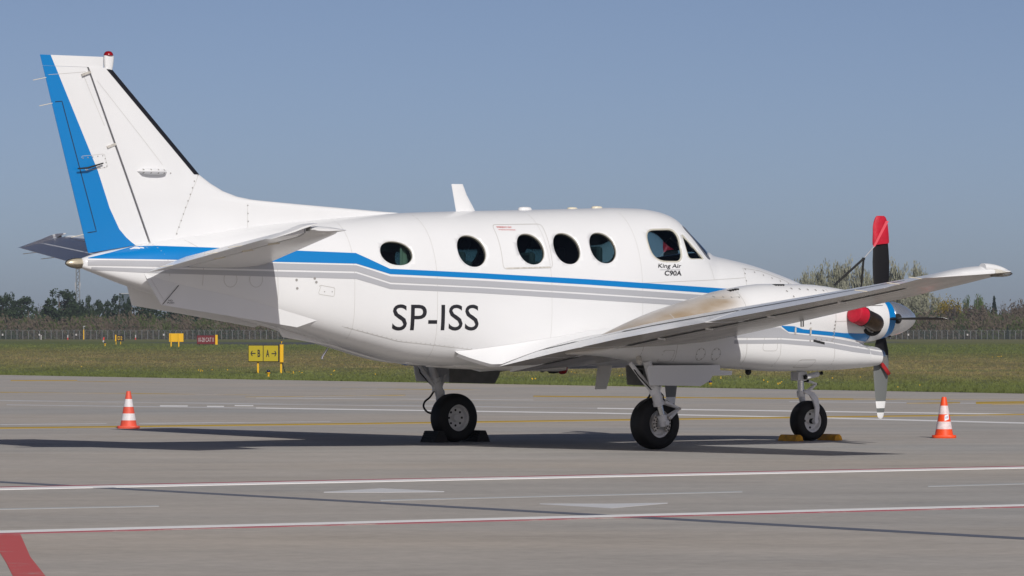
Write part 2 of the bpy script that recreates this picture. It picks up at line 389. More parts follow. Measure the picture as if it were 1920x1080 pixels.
for p, q, t, mm in [((-300, 806.5), (640, 795), 2.2, 'p_yellow'), ((640, 795), (1480, 783), 2.2, 'p_yellow'), ((1480, 783), (2100, 774.5), 1.8, 'p_yellow'),
                    ((20, 713.5), (145, 713.5), 1.3, 'p_yellow'), ((145, 715), (300, 716.5), 1.2, 'p_yellow2'), ((0, 735.5), (480, 740), 1.1, 'p_yellow2'), ((460, 744.5), (760, 741), 1.1, 'p_yellow2'),
                    ((1000, 743), (1500, 747.5), 1.7, 'p_yellow'), ((1530, 748), (1600, 748.5), 1.9, 'p_yellow'), ((1600, 748.5), (1920, 749.5), 1.2, 'p_yellow2'), ((640, 729), (900, 731), 1.0, 'p_yellow2'), ((1700, 755.5), (1800, 755), 2.4, 'p_yellow2'), ((1830, 755.5), (2000, 753.5), 3.6, 'p_yellow'), ((1860, 758), (1960, 757), 1.4, 'p_yellow2')]:
    band('far_yellow_line', M[mm], p, q, t, t, .008, False)

# ------------------------------------------------------------------ aircraft  (x forward, y left, z up, origin on the ground between the main wheels)
PLANE = empty('twin_propeller_airplane', (0.463, 48.932, 0), R(35))
tag(PLANE, 'white twin-propeller airplane with blue and grey stripes parked on the concrete', 'airplane')

def pchip(xs, ys):
    n = len(xs); h = [xs[i+1]-xs[i] for i in range(n-1)]; d = [(ys[i+1]-ys[i])/h[i] for i in range(n-1)]
    m = [0.0]*n
    for i in range(1, n-1):
        if d[i-1]*d[i] > 0:
            w1 = 2*h[i]+h[i-1]; w2 = h[i]+2*h[i-1]; m[i] = (w1+w2)/(w1/d[i-1]+w2/d[i])
    m[0] = d[0]; m[-1] = d[-1]
    def f(x):
        if x <= xs[0]: return ys[0]
        if x >= xs[-1]: return ys[-1]
        i = 0
        while x > xs[i+1]: i += 1
        t = (x-xs[i])/h[i]
        return ((2*t**3-3*t*t+1)*ys[i]+(t**3-2*t*t+t)*h[i]*m[i]+(-2*t**3+3*t*t)*ys[i+1]+(t**3-t*t)*h[i]*m[i+1])
    return f
# fuselage stations: x, z top, z bottom, half width, z of max width, bow of the windshield
FUS = [(-6.17, 2.080, 1.985, .055, 2.035, 0), (-6.0, 2.135, 1.930, .10, 2.03, 0), (-5.64, 2.205, 1.815, .185, 2.01, 0), (-5.39, 2.255, 1.745, .24, 2.0, 0),
       (-4.66, 2.36, 1.57, .37, 1.96, 0), (-4.12, 2.445, 1.45, .455, 1.92, 0), (-3.64, 2.50, 1.33, .53, 1.88, 0), (-2.87, 2.572, 1.122, .635, 1.82, 0), (-2.1, 2.632, .955, .71, 1.77, 0),
       (-1.4, 2.662, .915, .745, 1.74, 0), (-.5, 2.692, .92, .755, 1.73, 0), (.4, 2.724, .915, .755, 1.73, 0), (.85, 2.740, .915, .752, 1.73, 0.0), (1.15, 2.737, .92, .745, 1.73, .02),
       (1.32, 2.715, .925, .737, 1.73, .07), (1.44, 2.675, .925, .73, 1.73, .115), (1.52, 2.62, .93, .725, 1.73, .15), (1.72, 2.415, .935, .705, 1.73, .22), (1.91, 2.225, .94, .685, 1.72, .27), (1.97, 2.203, .94, .68, 1.72, .27), (2.12, 2.18, .95, .66, 1.70, .25),
       (2.65, 2.105, .97, .575, 1.66, .13), (3.15, 2.0, 1.0, .49, 1.58, .04), (3.6, 1.87, 1.04, .39, 1.49, 0), (4.0, 1.665, 1.10, .275, 1.39, 0), (4.3, 1.46, 1.17, .15, 1.31, 0), (4.45, 1.32, 1.24, .04, 1.28, 0)]
_f = [pchip([s[0] for s in FUS], [s[k] for s in FUS]) for k in range(1, 6)]
NT, NB = 2.15, 3.9
def fsec(x): return [f(x) for f in _f]
def sg(v, p): return math.copysign(abs(v)**p, v)
def fpt(X, phi):
    """skin point; phi 0 = right side, 90 = top, 180 = left side, -90 = keel"""
    zt, zb, w, zm, v = fsec(X); c, s = math.cos(phi), math.sin(phi); n = NT if s >= 0 else NB
    yy = sg(c, 2/n); zz = sg(s, 2/n)
    y = -w*yy; z = zm + (zt-zm if s >= 0 else zm-zb)*zz
    u = max(0.0, zz)
    return Vector((X + v*(1-yy*yy)*u, y, z))
def fus_y(x, z):
    zt, zb, w, zm, v = fsec(x)
    if z >= zm: t = min(1, (z-zm)/(zt-zm)); return w*(1-t**NT)**(1/NT)
    t = min(1, (zm-z)/(zm-zb)); return w*(1-t**NB)**(1/NB)
def xz2par(x, z):
    X = x
    for _ in range(12):
        zt, zb, w, zm, v = fsec(X); t = max(0, min(1, (z-zm)/(zt-zm))); y = (1-t**NT)**(1/NT)
        X = x - v*(1-y*y)*t
    if z >= fsec(X)[3]:
        zt, zb, w, zm, v = fsec(X); t = min(1, (z-zm)/(zt-zm)); return X, math.asin(t**(NT/2))
    zt, zb, w, zm, v = fsec(X); t = min(1, (zm-z)/(zm-zb)); return X, -math.asin(t**(NB/2))

def ell(cx, cz, a, b, n=40, p=2.0, rot=0.0):
    o = []
    for k in range(n):
        t = 2*math.pi*k/n; u, v = a*sg(math.cos(t), 2/p), b*sg(math.sin(t), 2/p)
        o.append((cx+u*math.cos(rot)-v*math.sin(rot), cz+u*math.sin(rot)+v*math.cos(rot)))
    return o
def rounded(poly, r, n=5):
    """round the corners of a polygon with radius-like cut r"""
    out = []; L = len(poly)
    for i in range(L):
        p0, p1, p2 = Vector(poly[i-1]), Vector(poly[i]), Vector(poly[(i+1) % L])
        rr = r[i] if isinstance(r, (list, tuple)) else r
        a = p1 + (p0-p1).normalized()*min(rr, (p0-p1).length*.48); b = p1 + (p2-p1).normalized()*min(rr, (p2-p1).length*.48)
        for k in range(n+1):
            t = k/n; q = a*(1-t)**2 + p1*2*t*(1-t) + b*t*t; out.append((q.x, q.y))
    return out
WIN = [ell(-2.545, 2.168, .197, .133, p=2.1, rot=R(-4)), ell(-1.572, 2.203, .183, .178, p=2.1), ell(-.768, 2.234, .178, .176, p=2.1), ell(-.268, 2.245, .178, .178, p=2.1), ell(.238, 2.258, .178, .177, p=2.1)]
COCK = rounded([(.895, 2.475), (1.395, 2.492), (1.345, 2.115), (.91, 2.115)], [.17, .12, .10, .20], 8)
TRI = rounded([(1.462, 2.435), (1.735, 2.150), (1.452, 2.146)], [.03, .03, .06], 5)
SHD = rounded([(1.525, R(58)), (1.525, R(87.3)), (1.90, R(87.3)), (1.775, R(43.0))], [.04, .02, .03, .05], 5)
loops = []   # (kind, [(X, phi)])
for w in WIN: loops.append(('cabin_window', [xz2par(*q) for q in w]))
loops.append(('cockpit_window', [xz2par(*q) for q in COCK])); loops.append(('corner_window', [xz2par(*q) for q in TRI]))
loops.append(('windshield', SHD))
loops += [(k, [(X, math.pi-p) for X, p in l]) for k, l in loops]

def pin(pt, poly):
    x, y = pt; c = False; j = len(poly)-1
    for i in range(len(poly)):
        xi, yi = poly[i]; xj, yj = poly[j]
        if (yi > y) != (yj > y) and x < (xj-xi)*(y-yi)/(yj-yi)+xi: c = not c
        j = i
    return c
def build_fuselage():
    S = .8
    xs = []; x = -6.17
    while x < 4.45:
        xs.append(x); x += .055 if not (1.1 < x < 2.2) else .035
    xs.append(4.45)
    NP = 88
    P = []
    for X in xs:
        for k in range(NP+1): P.append(Vector((X, (-math.pi/2+2*math.pi*k/NP)*S)))
    LL = [[(X, p*S) for X, p in l] for _, l in loops]
    bbs = [(min(q[0] for q in l)-.05, max(q[0] for q in l)+.05, min(q[1] for q in l)-.05, max(q[1] for q in l)+.05) for l in LL]
    keep = []
    for q in P:
        ok = True
        for l, b in zip(LL, bbs):
            if b[0] < q.x < b[1] and b[2] < q.y < b[3]:
                for (ax, ay) in l:
                    if (ax-q.x)**2+(ay-q.y)**2 < .014**2: ok = False; break
            if not ok: break
        if ok: keep.append(q)
    E = []
    for l in LL:
        b = len(keep); keep += [Vector(q) for q in l]; n = len(l)
        E += [(b+i, b+(i+1) % n) for i in range(n)]
    v2, e2, f2, *_ = delaunay_2d_cdt(keep, E, [], 0, 1e-6)
    V3 = [fpt(q.x, q.y/S) for q in v2]
    skin = []; inside = {}
    for f in f2:
        c = ((sum(v2[i].x for i in f))/len(f), (sum(v2[i].y for i in f))/len(f)); hit = None
        for li, (l, b) in enumerate(zip(LL, bbs)):
            if b[0] < c[0] < b[1] and b[2] < c[1] < b[3] and pin(c, l): hit = li; break
        if hit is None: skin.append(tuple(f))
        else: inside.setdefault(hit, []).append(tuple(f))
    me = bpy.data.meshes.new('fuselage'); me.from_pydata([tuple(v) for v in V3], [], skin)
    bm = bmesh.new(); bm.from_mesh(me)
    bmesh.ops.remove_doubles(bm, verts=bm.verts, dist=1e-4)
    bmesh.ops.delete(bm, geom=[v for v in bm.verts if not v.link_faces], context='VERTS')
    # close the two ends
    for xe in (-6.17, 4.45):
        ed = [e for e in bm.edges if e.is_boundary and all(abs(v.co.x-xe) < .02 for v in e.verts)]
        if ed: bmesh.ops.holes_fill(bm, edges=ed, sides=0)
    bmesh.ops.recalc_face_normals(bm, faces=bm.faces)
    bm.to_mesh(me); bm.free()
    for m in ('white', 'liner', 'reveal'): me.materials.append(M[m])
    me.polygons.foreach_set('use_smooth', [True]*len(me.polygons)); me.update()
    o = link(bpy.data.objects.new('fuselage', me), PLANE)
    cen = sum((p.normal.y*(p.center.y) for p in me.polygons))
    if cen < 0: me.flip_normals()
    bvh = BVHTree.FromPolygons([v.co.copy() for v in me.vertices], [tuple(p.vertices) for p in me.polygons])
    md = o.modifiers.new('solid', 'SOLIDIFY'); md.thickness = .04; md.offset = -1; md.material_offset = 1; md.material_offset_rim = 2; md.use_quality_normals = True
    # panes and frames
    gm = {'cabin_window': 'cabin_glass', 'cockpit_window': 'cockpit_glass', 'corner_window': 'cockpit_glass', 'windshield': 'shield_glass'}
    for li, fs in inside.items():
        kind, l = loops[li]
        ids = sorted({i for f in fs for i in f}); mp = {i: k for k, i in enumerate(ids)}
        vs_ = []
        dep = .022 if kind == 'cabin_window' else .012
        for i in ids:
            q = v2[i]; p = fpt(q.x, q.y/S); a = fpt(q.x+.004, q.y/S)-p; b = fpt(q.x, q.y/S+.004)-p
            nrm = a.cross(b).normalized()
            if nrm.dot(Vector((0, p.y, p.z-1.7))) < 0: nrm = -nrm
            vs_.append(p - nrm*dep)
        mesh_ob(kind, vs_, [tuple(mp[i] for i in f) for f in fs], M[gm[kind]], o, sharp=None)
        if kind != 'cabin_window':
            wd = {'cockpit_window': .016, 'corner_window': .010, 'windshield': .045}[kind]
            ring = []; n = len(l)
            cx = sum(q[0] for q in l)/n; cy = sum(q[1] for q in l)/n
            v = []; f = []
            for k in range(n):
                X, p = l[k]; q = fpt(X, p); t = fpt(*l[(k+1) % n])-fpt(*l[k-1])
                a = fpt(X+.004, p)-q; b = fpt(X, p+.004)-q; nrm = a.cross(b).normalized()
                if nrm.dot(Vector((0, q.y, q.z-1.7))) < 0: nrm = -nrm
                out = t.normalized().cross(nrm); ctr = fpt(cx, cy)
                if out.dot(q-ctr) < 0: out = -out
                hh = .006 if kind == 'windshield' else .003
                v += [q-nrm*.014-out*.004, q+nrm*hh-out*.002, q+nrm*hh+out*wd*.7, q-nrm*.002+out*wd]
            for k in range(n):
                for j in range(3): f.append((4*k+j, 4*k+j+1, 4*((k+1) % n)+j+1, 4*((k+1) % n)+j))
            mesh_ob('window_frame', v, f, M['frame_grey' if kind == 'windshield' else 'frame_ivory'], o, sharp=None)
    return o, bvh
FUSE, FBVH = build_fuselage()

def drape(bvh, x, z, off=.003, side=-1):
    h = bvh.ray_cast(Vector((x, side*6.0, z)), Vector((0, -side, 0)))
    if h[0] is None: return None
    n = h[1]
    if n.y*side < 0: n = -n
    return h[0] + n*off
def interp(poly, x):
    for (x0, z0), (x1, z1) in zip(poly, poly[1:]):
        if x0 <= x <= x1: return z0+(z1-z0)*(x-x0)/(x1-x0)
    return poly[0][1] if x < poly[0][0] else poly[-1][1]
def stripe(name, top, bot, m, bvh, parent, side=-1, step=.05, off=.003, rows=4):
    x0, x1 = max(top[0][0], bot[0][0]), min(top[-1][0], bot[-1][0])
    xs = sorted(set([x0+(x1-x0)*i/int((x1-x0)/step+1) for i in range(int((x1-x0)/step+1)+1)] + [q[0] for q in top+bot if x0 < q[0] < x1]))
    v = []; f = []; ok = []
    for x in xs:
        a, b = interp(top, x), interp(bot, x)
        for r in range(rows+1):
            p = drape(bvh, x, a+(b-a)*r/rows, off, side); ok.append(p is not None); v.append(p if p is not None else Vector((x, 0, 1.5)))
    k = rows+1
    for i in range(len(xs)-1):
        for r in range(rows):
            q = (i*k+r, i*k+r+1, (i+1)*k+r+1, (i+1)*k+r)
            if all(ok[j] for j in q): f.append(q)
    o = mesh_ob(name, v, f, m, parent, sharp=None)
    return o
def dline(mb, pts, bvh, w=.006, off=.0022, side=-1, step=.04):
    """thin panel joint laid on the skin"""
    path = []
    for (x0, z0), (x1, z1) in zip(pts, pts[1:]):
        n = max(1, int(math.hypot(x1-x0, z1-z0)/step))
        for i in range(n): path.append((x0+(x1-x0)*i/n, z0+(z1-z0)*i/n))
    path.append(pts[-1])
    L, Rr = [], []
    for i, (x, z) in enumerate(path):
        a, b = path[max(i-1, 0)], path[min(i+1, len(path)-1)]; dx, dz = b[0]-a[0], b[1]-a[1]; l = math.hypot(dx, dz) or 1
        nx, nz_ = -dz/l*w/2, dx/l*w/2
        p, q = drape(bvh, x+nx, z+nz_, off, side), drape(bvh, x-nx, z-nz_, off, side)
        if p is None or q is None: continue
        L.append(p); Rr.append(q)
    n = len(L)
    if n > 1: mb.add(L+Rr, [(i, i+1, n+i+1, n+i) for i in range(n-1)])
def ddots(mb, pts, bvh, r=.008, off=.0035, side=-1):
    for x, z in pts:
        q = [drape(bvh, x+r*math.cos(a*math.pi/3), z+r*math.sin(a*math.pi/3), off, side) for a in range(6)]
        if all(p is not None for p in q): mb.add(q, [tuple(range(6))])
def between(a, b, n): return [(a[0]+(b[0]-a[0])*i/(n-1), a[1]+(b[1]-a[1])*i/(n-1)) for i in range(n)]

# livery (right side measured, left side the same mirrored)
B_T = [(-6.106, 2.088), (-6.02, 2.108), (-5.80, 2.158), (-5.554, 2.217), (-5.341, 2.224), (-4.80, 2.211), (-3.816, 2.187), (-3.045, 2.165), (-2.655, 1.995), (-1.509, 1.956), (-.057, 1.899), (1.316, 1.835), (2.075, 1.801)]
B_B = [(-6.119, 2.082), (-5.335, 2.077), (-4.119, 2.062), (-3.059, 2.048), (-2.655, 1.936), (-1.514, 1.897), (-.06, 1.838), (1.314, 1.771), (2.071, 1.735)]
G1T = [(-6.12, 2.066), (-5.158, 2.061), (-4.12, 2.048), (-3.062, 2.030), (-2.655, 1.912), (-1.516, 1.873), (-.061, 1.809), (2.071, 1.708)]
G1B = [(-6.12, 2.006), (-5.515, 2.000), (-4.125, 1.978), (-3.068, 1.963), (-2.655, 1.845), (-1.518, 1.807), (-.062, 1.745), (2.071, 1.646)]
G2T = [(-6.13, 1.992), (-5.515, 1.980), (-4.125, 1.958), (-3.069, 1.944), (-2.655, 1.826), (-1.519, 1.789), (-.063, 1.726), (2.071, 1.627)]
G2B = [(-6.08, 1.961), (-5.514, 1.933), (-4.126, 1.901), (-3.072, 1.881), (-2.655, 1.772), (-1.519, 1.734), (-.062, 1.669), (2.072, 1.571)]
for s in (-1, 1):
    stripe('blue_stripe', B_T, B_B, M['blue'], FBVH, FUSE, s)
    stripe('grey_stripe', G1T, G1B, M['grey'], FBVH, FUSE, s)
    stripe('grey_stripe', G2T, G2B, M['grey'], FBVH, FUSE, s)
EXIT = rounded([(-1.165, 2.505), (-.488, 2.522), (-.515, 2.022), (-1.19, 2.004)], .05, 5)
mb = MB()
dline(mb, EXIT+[EXIT[0]], FBVH, .007)
for x in (-3.09, -2.07, -.545, .73): dline(mb, [(x, 1.0 if x > -3 else 1.15), (x, fsec(x)[0]-.03)], FBVH, .0035)
dline(mb, [(.73, 1.86), (1.82, 1.905), (2.39, 1.935)], FBVH, .005); dline(mb, [(2.39, 1.95), (2.45, 2.05), (2.75, 2.02), (3.1, 1.92), (3.4, 1.80)], FBVH, .005); dline(mb, [(2.39, 1.95), (2.33, 1.72)], FBVH, .005); dline(mb, [(1.83, 1.905), (1.82, 2.1)], FBVH, .004)
dline(mb, [(-3.182, 1.356), (-2.508, 1.198), (-1.548, 1.102)], FBVH, .006)
dline(mb, [(-4.97, 2.29), (-4.86, 2.2), (-4.85, 2.05), (-4.86, 1.8)], FBVH, .005); dline(mb, [(-5.35, 2.24), (-5.25, 2.1), (-5.23, 1.9)], FBVH, .005)
dline(mb, rounded([(-3.51, 1.812), (-3.326, 1.782), (-3.336, 1.687), (-3.52, 1.712)], .02, 3)+[(-3.49, 1.81)], FBVH, .006)
for cx in (-4.544, -4.249): dline(mb, ell(cx, 1.87, .075, .085, 28)+[(cx+.075, 1.87)], FBVH, .005)
dline(mb, [(-4.0, 2.03), (-3.99, 1.65)], FBVH, .0045)
tag(mb.build('panel_joints', M['line'], FUSE, smooth=False, fix=False), kind='stuff')
mb = MB(); dline(mb, [(-1.15, 2.012), (-.55, 2.03)], FBVH, .016, .003); mb.build('exit_hinge', M['brake'], FUSE, smooth=False, fix=False)
mb = MB()
ddots(mb, [(-3.566, 1.884), (-3.547, 1.843), (-3.771, 1.775), (-3.779, 1.865)], FBVH, .016)
ddots(mb, [(2.42, 1.985), (2.38, 1.90)] + between((2.48, 2.035), (3.3, 1.835), 7), FBVH, .010)
ddots(mb, between((-3.45, 1.74), (-3.36, 1.74), 2), FBVH, .007)
ddots(mb, [(x, interp([(-3.3, 1.39), (-2.508, 1.21), (-1.548, 1.115)], x)) for x in [-3.2+.06*i for i in range(28)]], FBVH, .004)
tag(mb.build('rivets', M['rivet'], FUSE, smooth=False, fix=False), kind='stuff')

def text_tris(body, bold=0.0, cuts=1):
    cu = bpy.data.curves.new('t', 'FONT'); cu.body = body; cu.size = 1; cu.offset = bold; cu.resolution_u = 4
    ob = bpy.data.objects.new('t', cu); COL.objects.link(ob); dg = bpy.context.evaluated_depsgraph_get()
    me = bpy.data.meshes.new_from_object(ob.evaluated_get(dg))
    if cuts > 1:
        bm = bmesh.new(); bm.from_mesh(me); bmesh.ops.triangulate(bm, faces=bm.faces)
        ymin, ymax = min(q.co.y for q in bm.verts), max(q.co.y for q in bm.verts)
        for i in range(1, cuts):
            bmesh.ops.bisect_plane(bm, geom=bm.verts[:]+bm.edges[:]+bm.faces[:], plane_co=(0, ymin+(ymax-ymin)*i/cuts, 0), plane_no=(0, 1, 0))
        bm.to_mesh(me); bm.free()
    v = [(q.co.x, q.co.y) for q in me.vertices]; f = [tuple(p.vertices) for p in me.polygons]
    bpy.data.objects.remove(ob); bpy.data.curves.remove(cu); bpy.data.meshes.remove(me)
    x0, x1 = min(q[0] for q in v), max(q[0] for q in v); y0, y1 = min(q[1] for q in v), max(q[1] for q in v)
    return [((x-x0)/(x1-x0), (y-y0)/(y1-y0)) for x, y in v], f
def dtext(name, body, box, m, bvh, parent, side=-1, shear=0.0, bold=0.0, off=.004):
    """lettering laid on the skin; box = x0, z0, x1, z1 (x0 is the reader's left)"""
    v, f = text_tris(body, bold, max(1, int(abs(box[3]-box[1])/.03))); x0, z0, x1, z1 = box; o = []
    for u, w in v:
        p = drape(bvh, x0+(x1-x0)*u+shear*(z1-z0)*w, z0+(z1-z0)*w, off, side); o.append(p if p is not None else Vector((x0, side, z0)))
    return mesh_ob(name, o, f, m, parent, smooth=False)
dtext('registration', 'SP-ISS', (-2.625, 1.318, -1.535, 1.605), M['letter'], FBVH, FUSE, bold=.002)
dtext('registration', 'SP-ISS', (-1.535, 1.318, -2.625, 1.605), M['letter'], FBVH, FUSE, side=1, bold=.012)
dtext('model_lettering', 'King Air', (.965, 2.022, 1.305, 2.085), M['letter'], FBVH, FUSE, shear=.35, bold=.012)
dtext('model_lettering', 'C90A', (1.05, 1.948, 1.305, 2.006), M['letter'], FBVH, FUSE, shear=.25, bold=.025)
mb = MB(); dline(mb, [(1.0, 2.014), (1.30, 2.016)], FBVH, .007); mb.build('lettering_rule', M['grey'], FUSE, smooth=False, fix=False)
dtext('exit_lettering', 'EMERGENCY EXIT', (-1.115, 2.468, -.915, 2.486), M['redtext'], FBVH, FUSE)
dtext('exit_lettering', 'WYJŚCIE AWARYJNE', (-1.112, 2.438, -.885, 2.458), M['redtext'], FBVH, FUSE)

# cabin fittings seen through the glass
def seat(x, y, h=2.28):
    s = empty('cabin_seat', (x, y, 0), 0, PLANE)
    mb = MB(); mb.box((0, 0, 1.30), (.22, .22, .08)); bevel(mb.build('cushion', M['seat'], s), .04)
    mb = MB(); mb.box((-.22, 0, 1.70), (.05, .21, .40), rot=Matrix.Rotation(R(-8), 3, 'Y')); bevel(mb.build('backrest', M['seat'], s), .04)
    mb = MB(); mb.box((-.29, 0, h-.14), (.04, .13, .12)); bevel(mb.build('headrest', M['seat'], s), .035)
for x, y in ((-1.3, -.4), (-.35, -.4), (.62, -.36), (.62, .36), (-1.3, .4), (-.35, .4)): seat(x, y, 2.30 if x > .5 else 2.22)
mb = MB(); mb.box((1.60, 0, 2.09), (.20, .50, .03)); mb.box((1.52, 0, 1.85), (.05, .50, .22)); bevel(mb.build('instrument_panel', M['dark'], FUSE), .02)
mb = MB(); mb.box((-.1, 0, 1.18), (1.8, .56, .02)); mb.build('cabin_floor', M['dark'], FUSE)
mb = MB(); mb.prism([(-3.1, -.40, 1.35), (-3.1, .40, 1.35), (-3.1, .44, 2.1), (-3.1, .25, 2.42), (-3.1, -.25, 2.42), (-3.1, -.44, 2.1)], (.02, 0, 0)); mb.build('cabin_bulkhead', M['liner'], FUSE)
# pale curtain half drawn behind the small aft window
mb = MB()
cv = []; 
for i in range(13):
    for j in range(2): cv.append((-2.42+.02*i, -.49-.012*math.sin(i*1.9), 1.92+j*.36))
mb.add(cv, [(2*i, 2*i+1, 2*i+3, 2*i+2) for i in range(12)]); mb.build('curtain', mat('curtain_cloth', (.80, .70, .48), .9), FUSE, fix=False)
# windshield centre post
mb = MB(); mb.tube([fpt(1.52+.04*i, R(90))+Vector((0, 0, .002)) for i in range(11)], .022, 8); mb.build('windshield_post', M['white'], FUSE)
# roof fittings
mb = MB(); prof = [((-1.40, 2.97), (-1.245, 2.972)), ((-1.375, 2.85), (-1.19, 2.85)), ((-1.335, 2.655), (-1.075, 2.672))]
rings = []
for (a, b), t in zip(prof, (.012, .016, .022)):
    r = []; 
    for k in range(12):
        u = 2*math.pi*k/12; xx = (a[0]+b[0])/2 + (b[0]-a[0])/2*math.cos(u); r.append((xx, t*math.sin(u), a[1]+(b[1]-a[1])*(xx-a[0])/(b[0]-a[0])))
    rings.append(r)
mb.loft(rings); mb.build('blade_antenna', M['white'], FUSE)
for x, rr, h in ((-.387, .075, .035), (.281, .055, .018), (.631, .06, .022)):
    mb = MB(); z = fsec(x)[0]
    mb.lathe([(rr, -.02), (rr, h*.25), (rr*.85, h*.75), (rr*.4, h), (.001, h*1.02)], 20, M=Matrix.Translation((x, 0, z)) @ Matrix.Diagonal((1.2, .8, 1, 1)))
    mb.build('roof_antenna', M['ivory' if rr < .07 else 'white'], FUSE)
# belly: blade antenna, red beacon, pitot-like drain, ventral fin, aft strakes
mb = MB(); rings = []
for (a, b), t in zip((((.655, .955), (.865, .955)), ((.625, .80), (.825, .80)), ((.602, .64), (.768, .64))), (.02, .015, .01)):
    rings.append([((a[0]+b[0])/2+(b[0]-a[0])/2*math.cos(2*math.pi*k/12), t*math.sin(2*math.pi*k/12), a[1]) for k in range(12)])
mb.loft(rings); mb.build('belly_antenna', M['white_under'], FUSE)
mb = MB(); mb.lathe([(.065, .06), (.065, -.012), (.055, -.045), (.03, -.065), (.001, -.07)], 20, M=Matrix.Translation((.085, -.08, .885))); mb.build('belly_beacon', M['redlens'], FUSE)
mb = MB(); mb.lathe([(.07, .06), (.07, -.05), (.05, -.07), (.001, -.075)], 16, M=Matrix.Translation((-.03, -.06, .90))); mb.build('belly_fairing', M['gap'], FUSE)
mb = MB(); mb.tube([(-2.17, -.2, 1.04), (-2.15, -.2, .96), (-2.06, -.2, .955)], [.02, .012, .008], 8); mb.build('drain_mast', M['white'], FUSE)
mb = MB(); mb.prism([(-3.72, -.02, 1.36), (-3.64, -.02, 1.245), (-2.45, -.02, 1.055), (-2.3, -.02, 1.03), (-2.3, -.02, 1.12), (-3.5, -.02, 1.42)], (0, .04, 0)); bevel(mb.build('ventral_fin', M['white'], FUSE), .012)
mb = MB(); mb.tube([(-3.05, 0, 1.12), (-3.12, 0, 1.03), (-3.13, 0, 1.0)], .012, 8); mb.build('tail_skid', M['steel'], FUSE)
def strake(s):
    top = [(-5.515, 1.925), (-5.12, 1.812), (-4.597, 1.706), (-4.09, 1.587), (-3.509, 1.426)]
    bot = [(-5.36, 1.588, .315), (-4.95, 1.531, .335), (-4.54, 1.472, .365), (-4.15, 1.415, .40), (-3.735, 1.352, .44)]
    a = []; 
    for (x, z) in top: a.append(Vector((x, s*(fus_y(x, z)-.012), z)))
    b = [Vector((x, s*y, z)) for x, z, y in bot]
    th = .014; v = []; f = []
    for i in range(5):
        n = Vector((0, s, 0.1*s))
        v += [a[i]+Vector((0, s*th, 0)), b[i]+Vector((0, s*th*.6, 0)), b[i]-Vector((0, s*th*.6, 0)), a[i]-Vector((0, s*th, 0))]
    for i in range(4):
        for k in range(4): f.append((4*i+k, 4*i+(k+1) % 4, 4*i+4+(k+1) % 4, 4*i+4+k))
    f += [(0, 1, 2, 3), (16, 19, 18, 17)]
    mb = MB(); mb.add(v, f); o = mb.build('strake', M['white'], PLANE)
    me = o.data; bv = BVHTree.FromPolygons([q.co.copy() for q in me.vertices], [tuple(p.vertices) for p in me.polygons])
    mb = MB(); dline(mb, [(-5.35, 1.595), (-5.13, 1.80)], bv, .007, .002, s)
    mb.build('strake_joint', M['gap'], o, smooth=False, fix=False)
    mb = MB(); ddots(mb, between((-5.44, 1.86), (-5.33, 1.64), 16), bv, .0035, .002, s); tag(mb.build('rivets', M['rivet'], o, smooth=False, fix=False), kind='stuff')
    if s < 0:
        dtext('placard', 'NO', (-5.275, 1.628, -5.225, 1.645), M['letter'], bv, o, s); dtext('placard', 'PUSH', (-5.29, 1.603, -5.21, 1.620), M['letter'], bv, o, s)
for s in (-1, 1): strake(s)
# tail light
mb = MB(); mb.lathe([(.001, -.19), (.016, -.183), (.03, -.165), (.042, -.138), (.05, -.11), (.056, -.075), (.058, -.04), (.057, 0)], 28, M=Matrix.Translation((-6.165, 0, 2.032)) @ Matrix.Rotation(R(90), 4, 'Y')); mb.build('tail_light', M['lens'], PLANE)
mb = MB(); mb.lathe([(.001, -.182), (.024, -.16), (.044, -.105), (.052, -.04), (.052, 0)], 20, M=Matrix.Translation((-6.165, 0, 2.032)) @ Matrix.Rotation(R(90), 4, 'Y')); mb.build('tail_reflector', mat('tail_reflector', (.62, .58, .5), .35, .3), PLANE)

# ---- vertical tail
def lerpz(tab, z):
    if z <= tab[0][0]: return tab[0][1]
    for (a, b), (c, d) in zip(tab, tab[1:]):
        if a <= z <= c: return b+(d-b)*(z-a)/(c-a)
    return tab[-1][1]
LE = [(2.50, -1.6), (2.634, -2.13), (2.66, -2.62), (2.69, -3.13), (2.72, -3.65), (2.745, -4.02), (2.775, -4.22), (2.83, -4.40), (2.91, -4.56), (3.0, -4.70), (4.12, -5.80)]
HG = [(2.1, -5.283), (4.12, -6.094)]
TEt = [(2.1, -6.067), (4.235, -6.658)]
def tailthick(z): return lerpz([(2.3, .068), (2.8, .066), (3.1, .062), (4.2, .036)], z)
def fin_levels(zs, xa, xb, prof, name, mats, mcol, parent):
    """loft over heights; prof = list of (fraction from front, half thickness factor)"""
    v = []; f = []; mi = []; k = len(prof)
    for z in zs:
        a, b = xa(z), xb(z); t = tailthick(z)
        for u, h in prof: v.append((a+(b-a)*u, -t*h, z))
        for u, h in prof[::-1]: v.append((a+(b-a)*u, t*h, z))
    n = 2*k
    for i in range(len(zs)-1):
        for j in range(n):
            f.append((i*n+j, i*n+(j+1) % n, (i+1)*n+(j+1) % n, (i+1)*n+j)); jj = j if j < k else n-1-j-1
            mi.append(mcol(zs[i], prof[min(jj, k-1)][0]) if j != k-1 and j != n-1 else 0)
    f.append(tuple(range(n))[::-1]); mi.append(0); f.append(tuple((len(zs)-1)*n+j for j in range(n))); mi.append(mcol(zs[-1], .0))
    o = mesh_ob(name, v, f, mats, parent, True, mi, 30)
    bm = bmesh.new(); bm.from_mesh(o.data); bmesh.ops.recalc_face_normals(bm, faces=bm.faces); bm.to_mesh(o.data); bm.free()
    return o
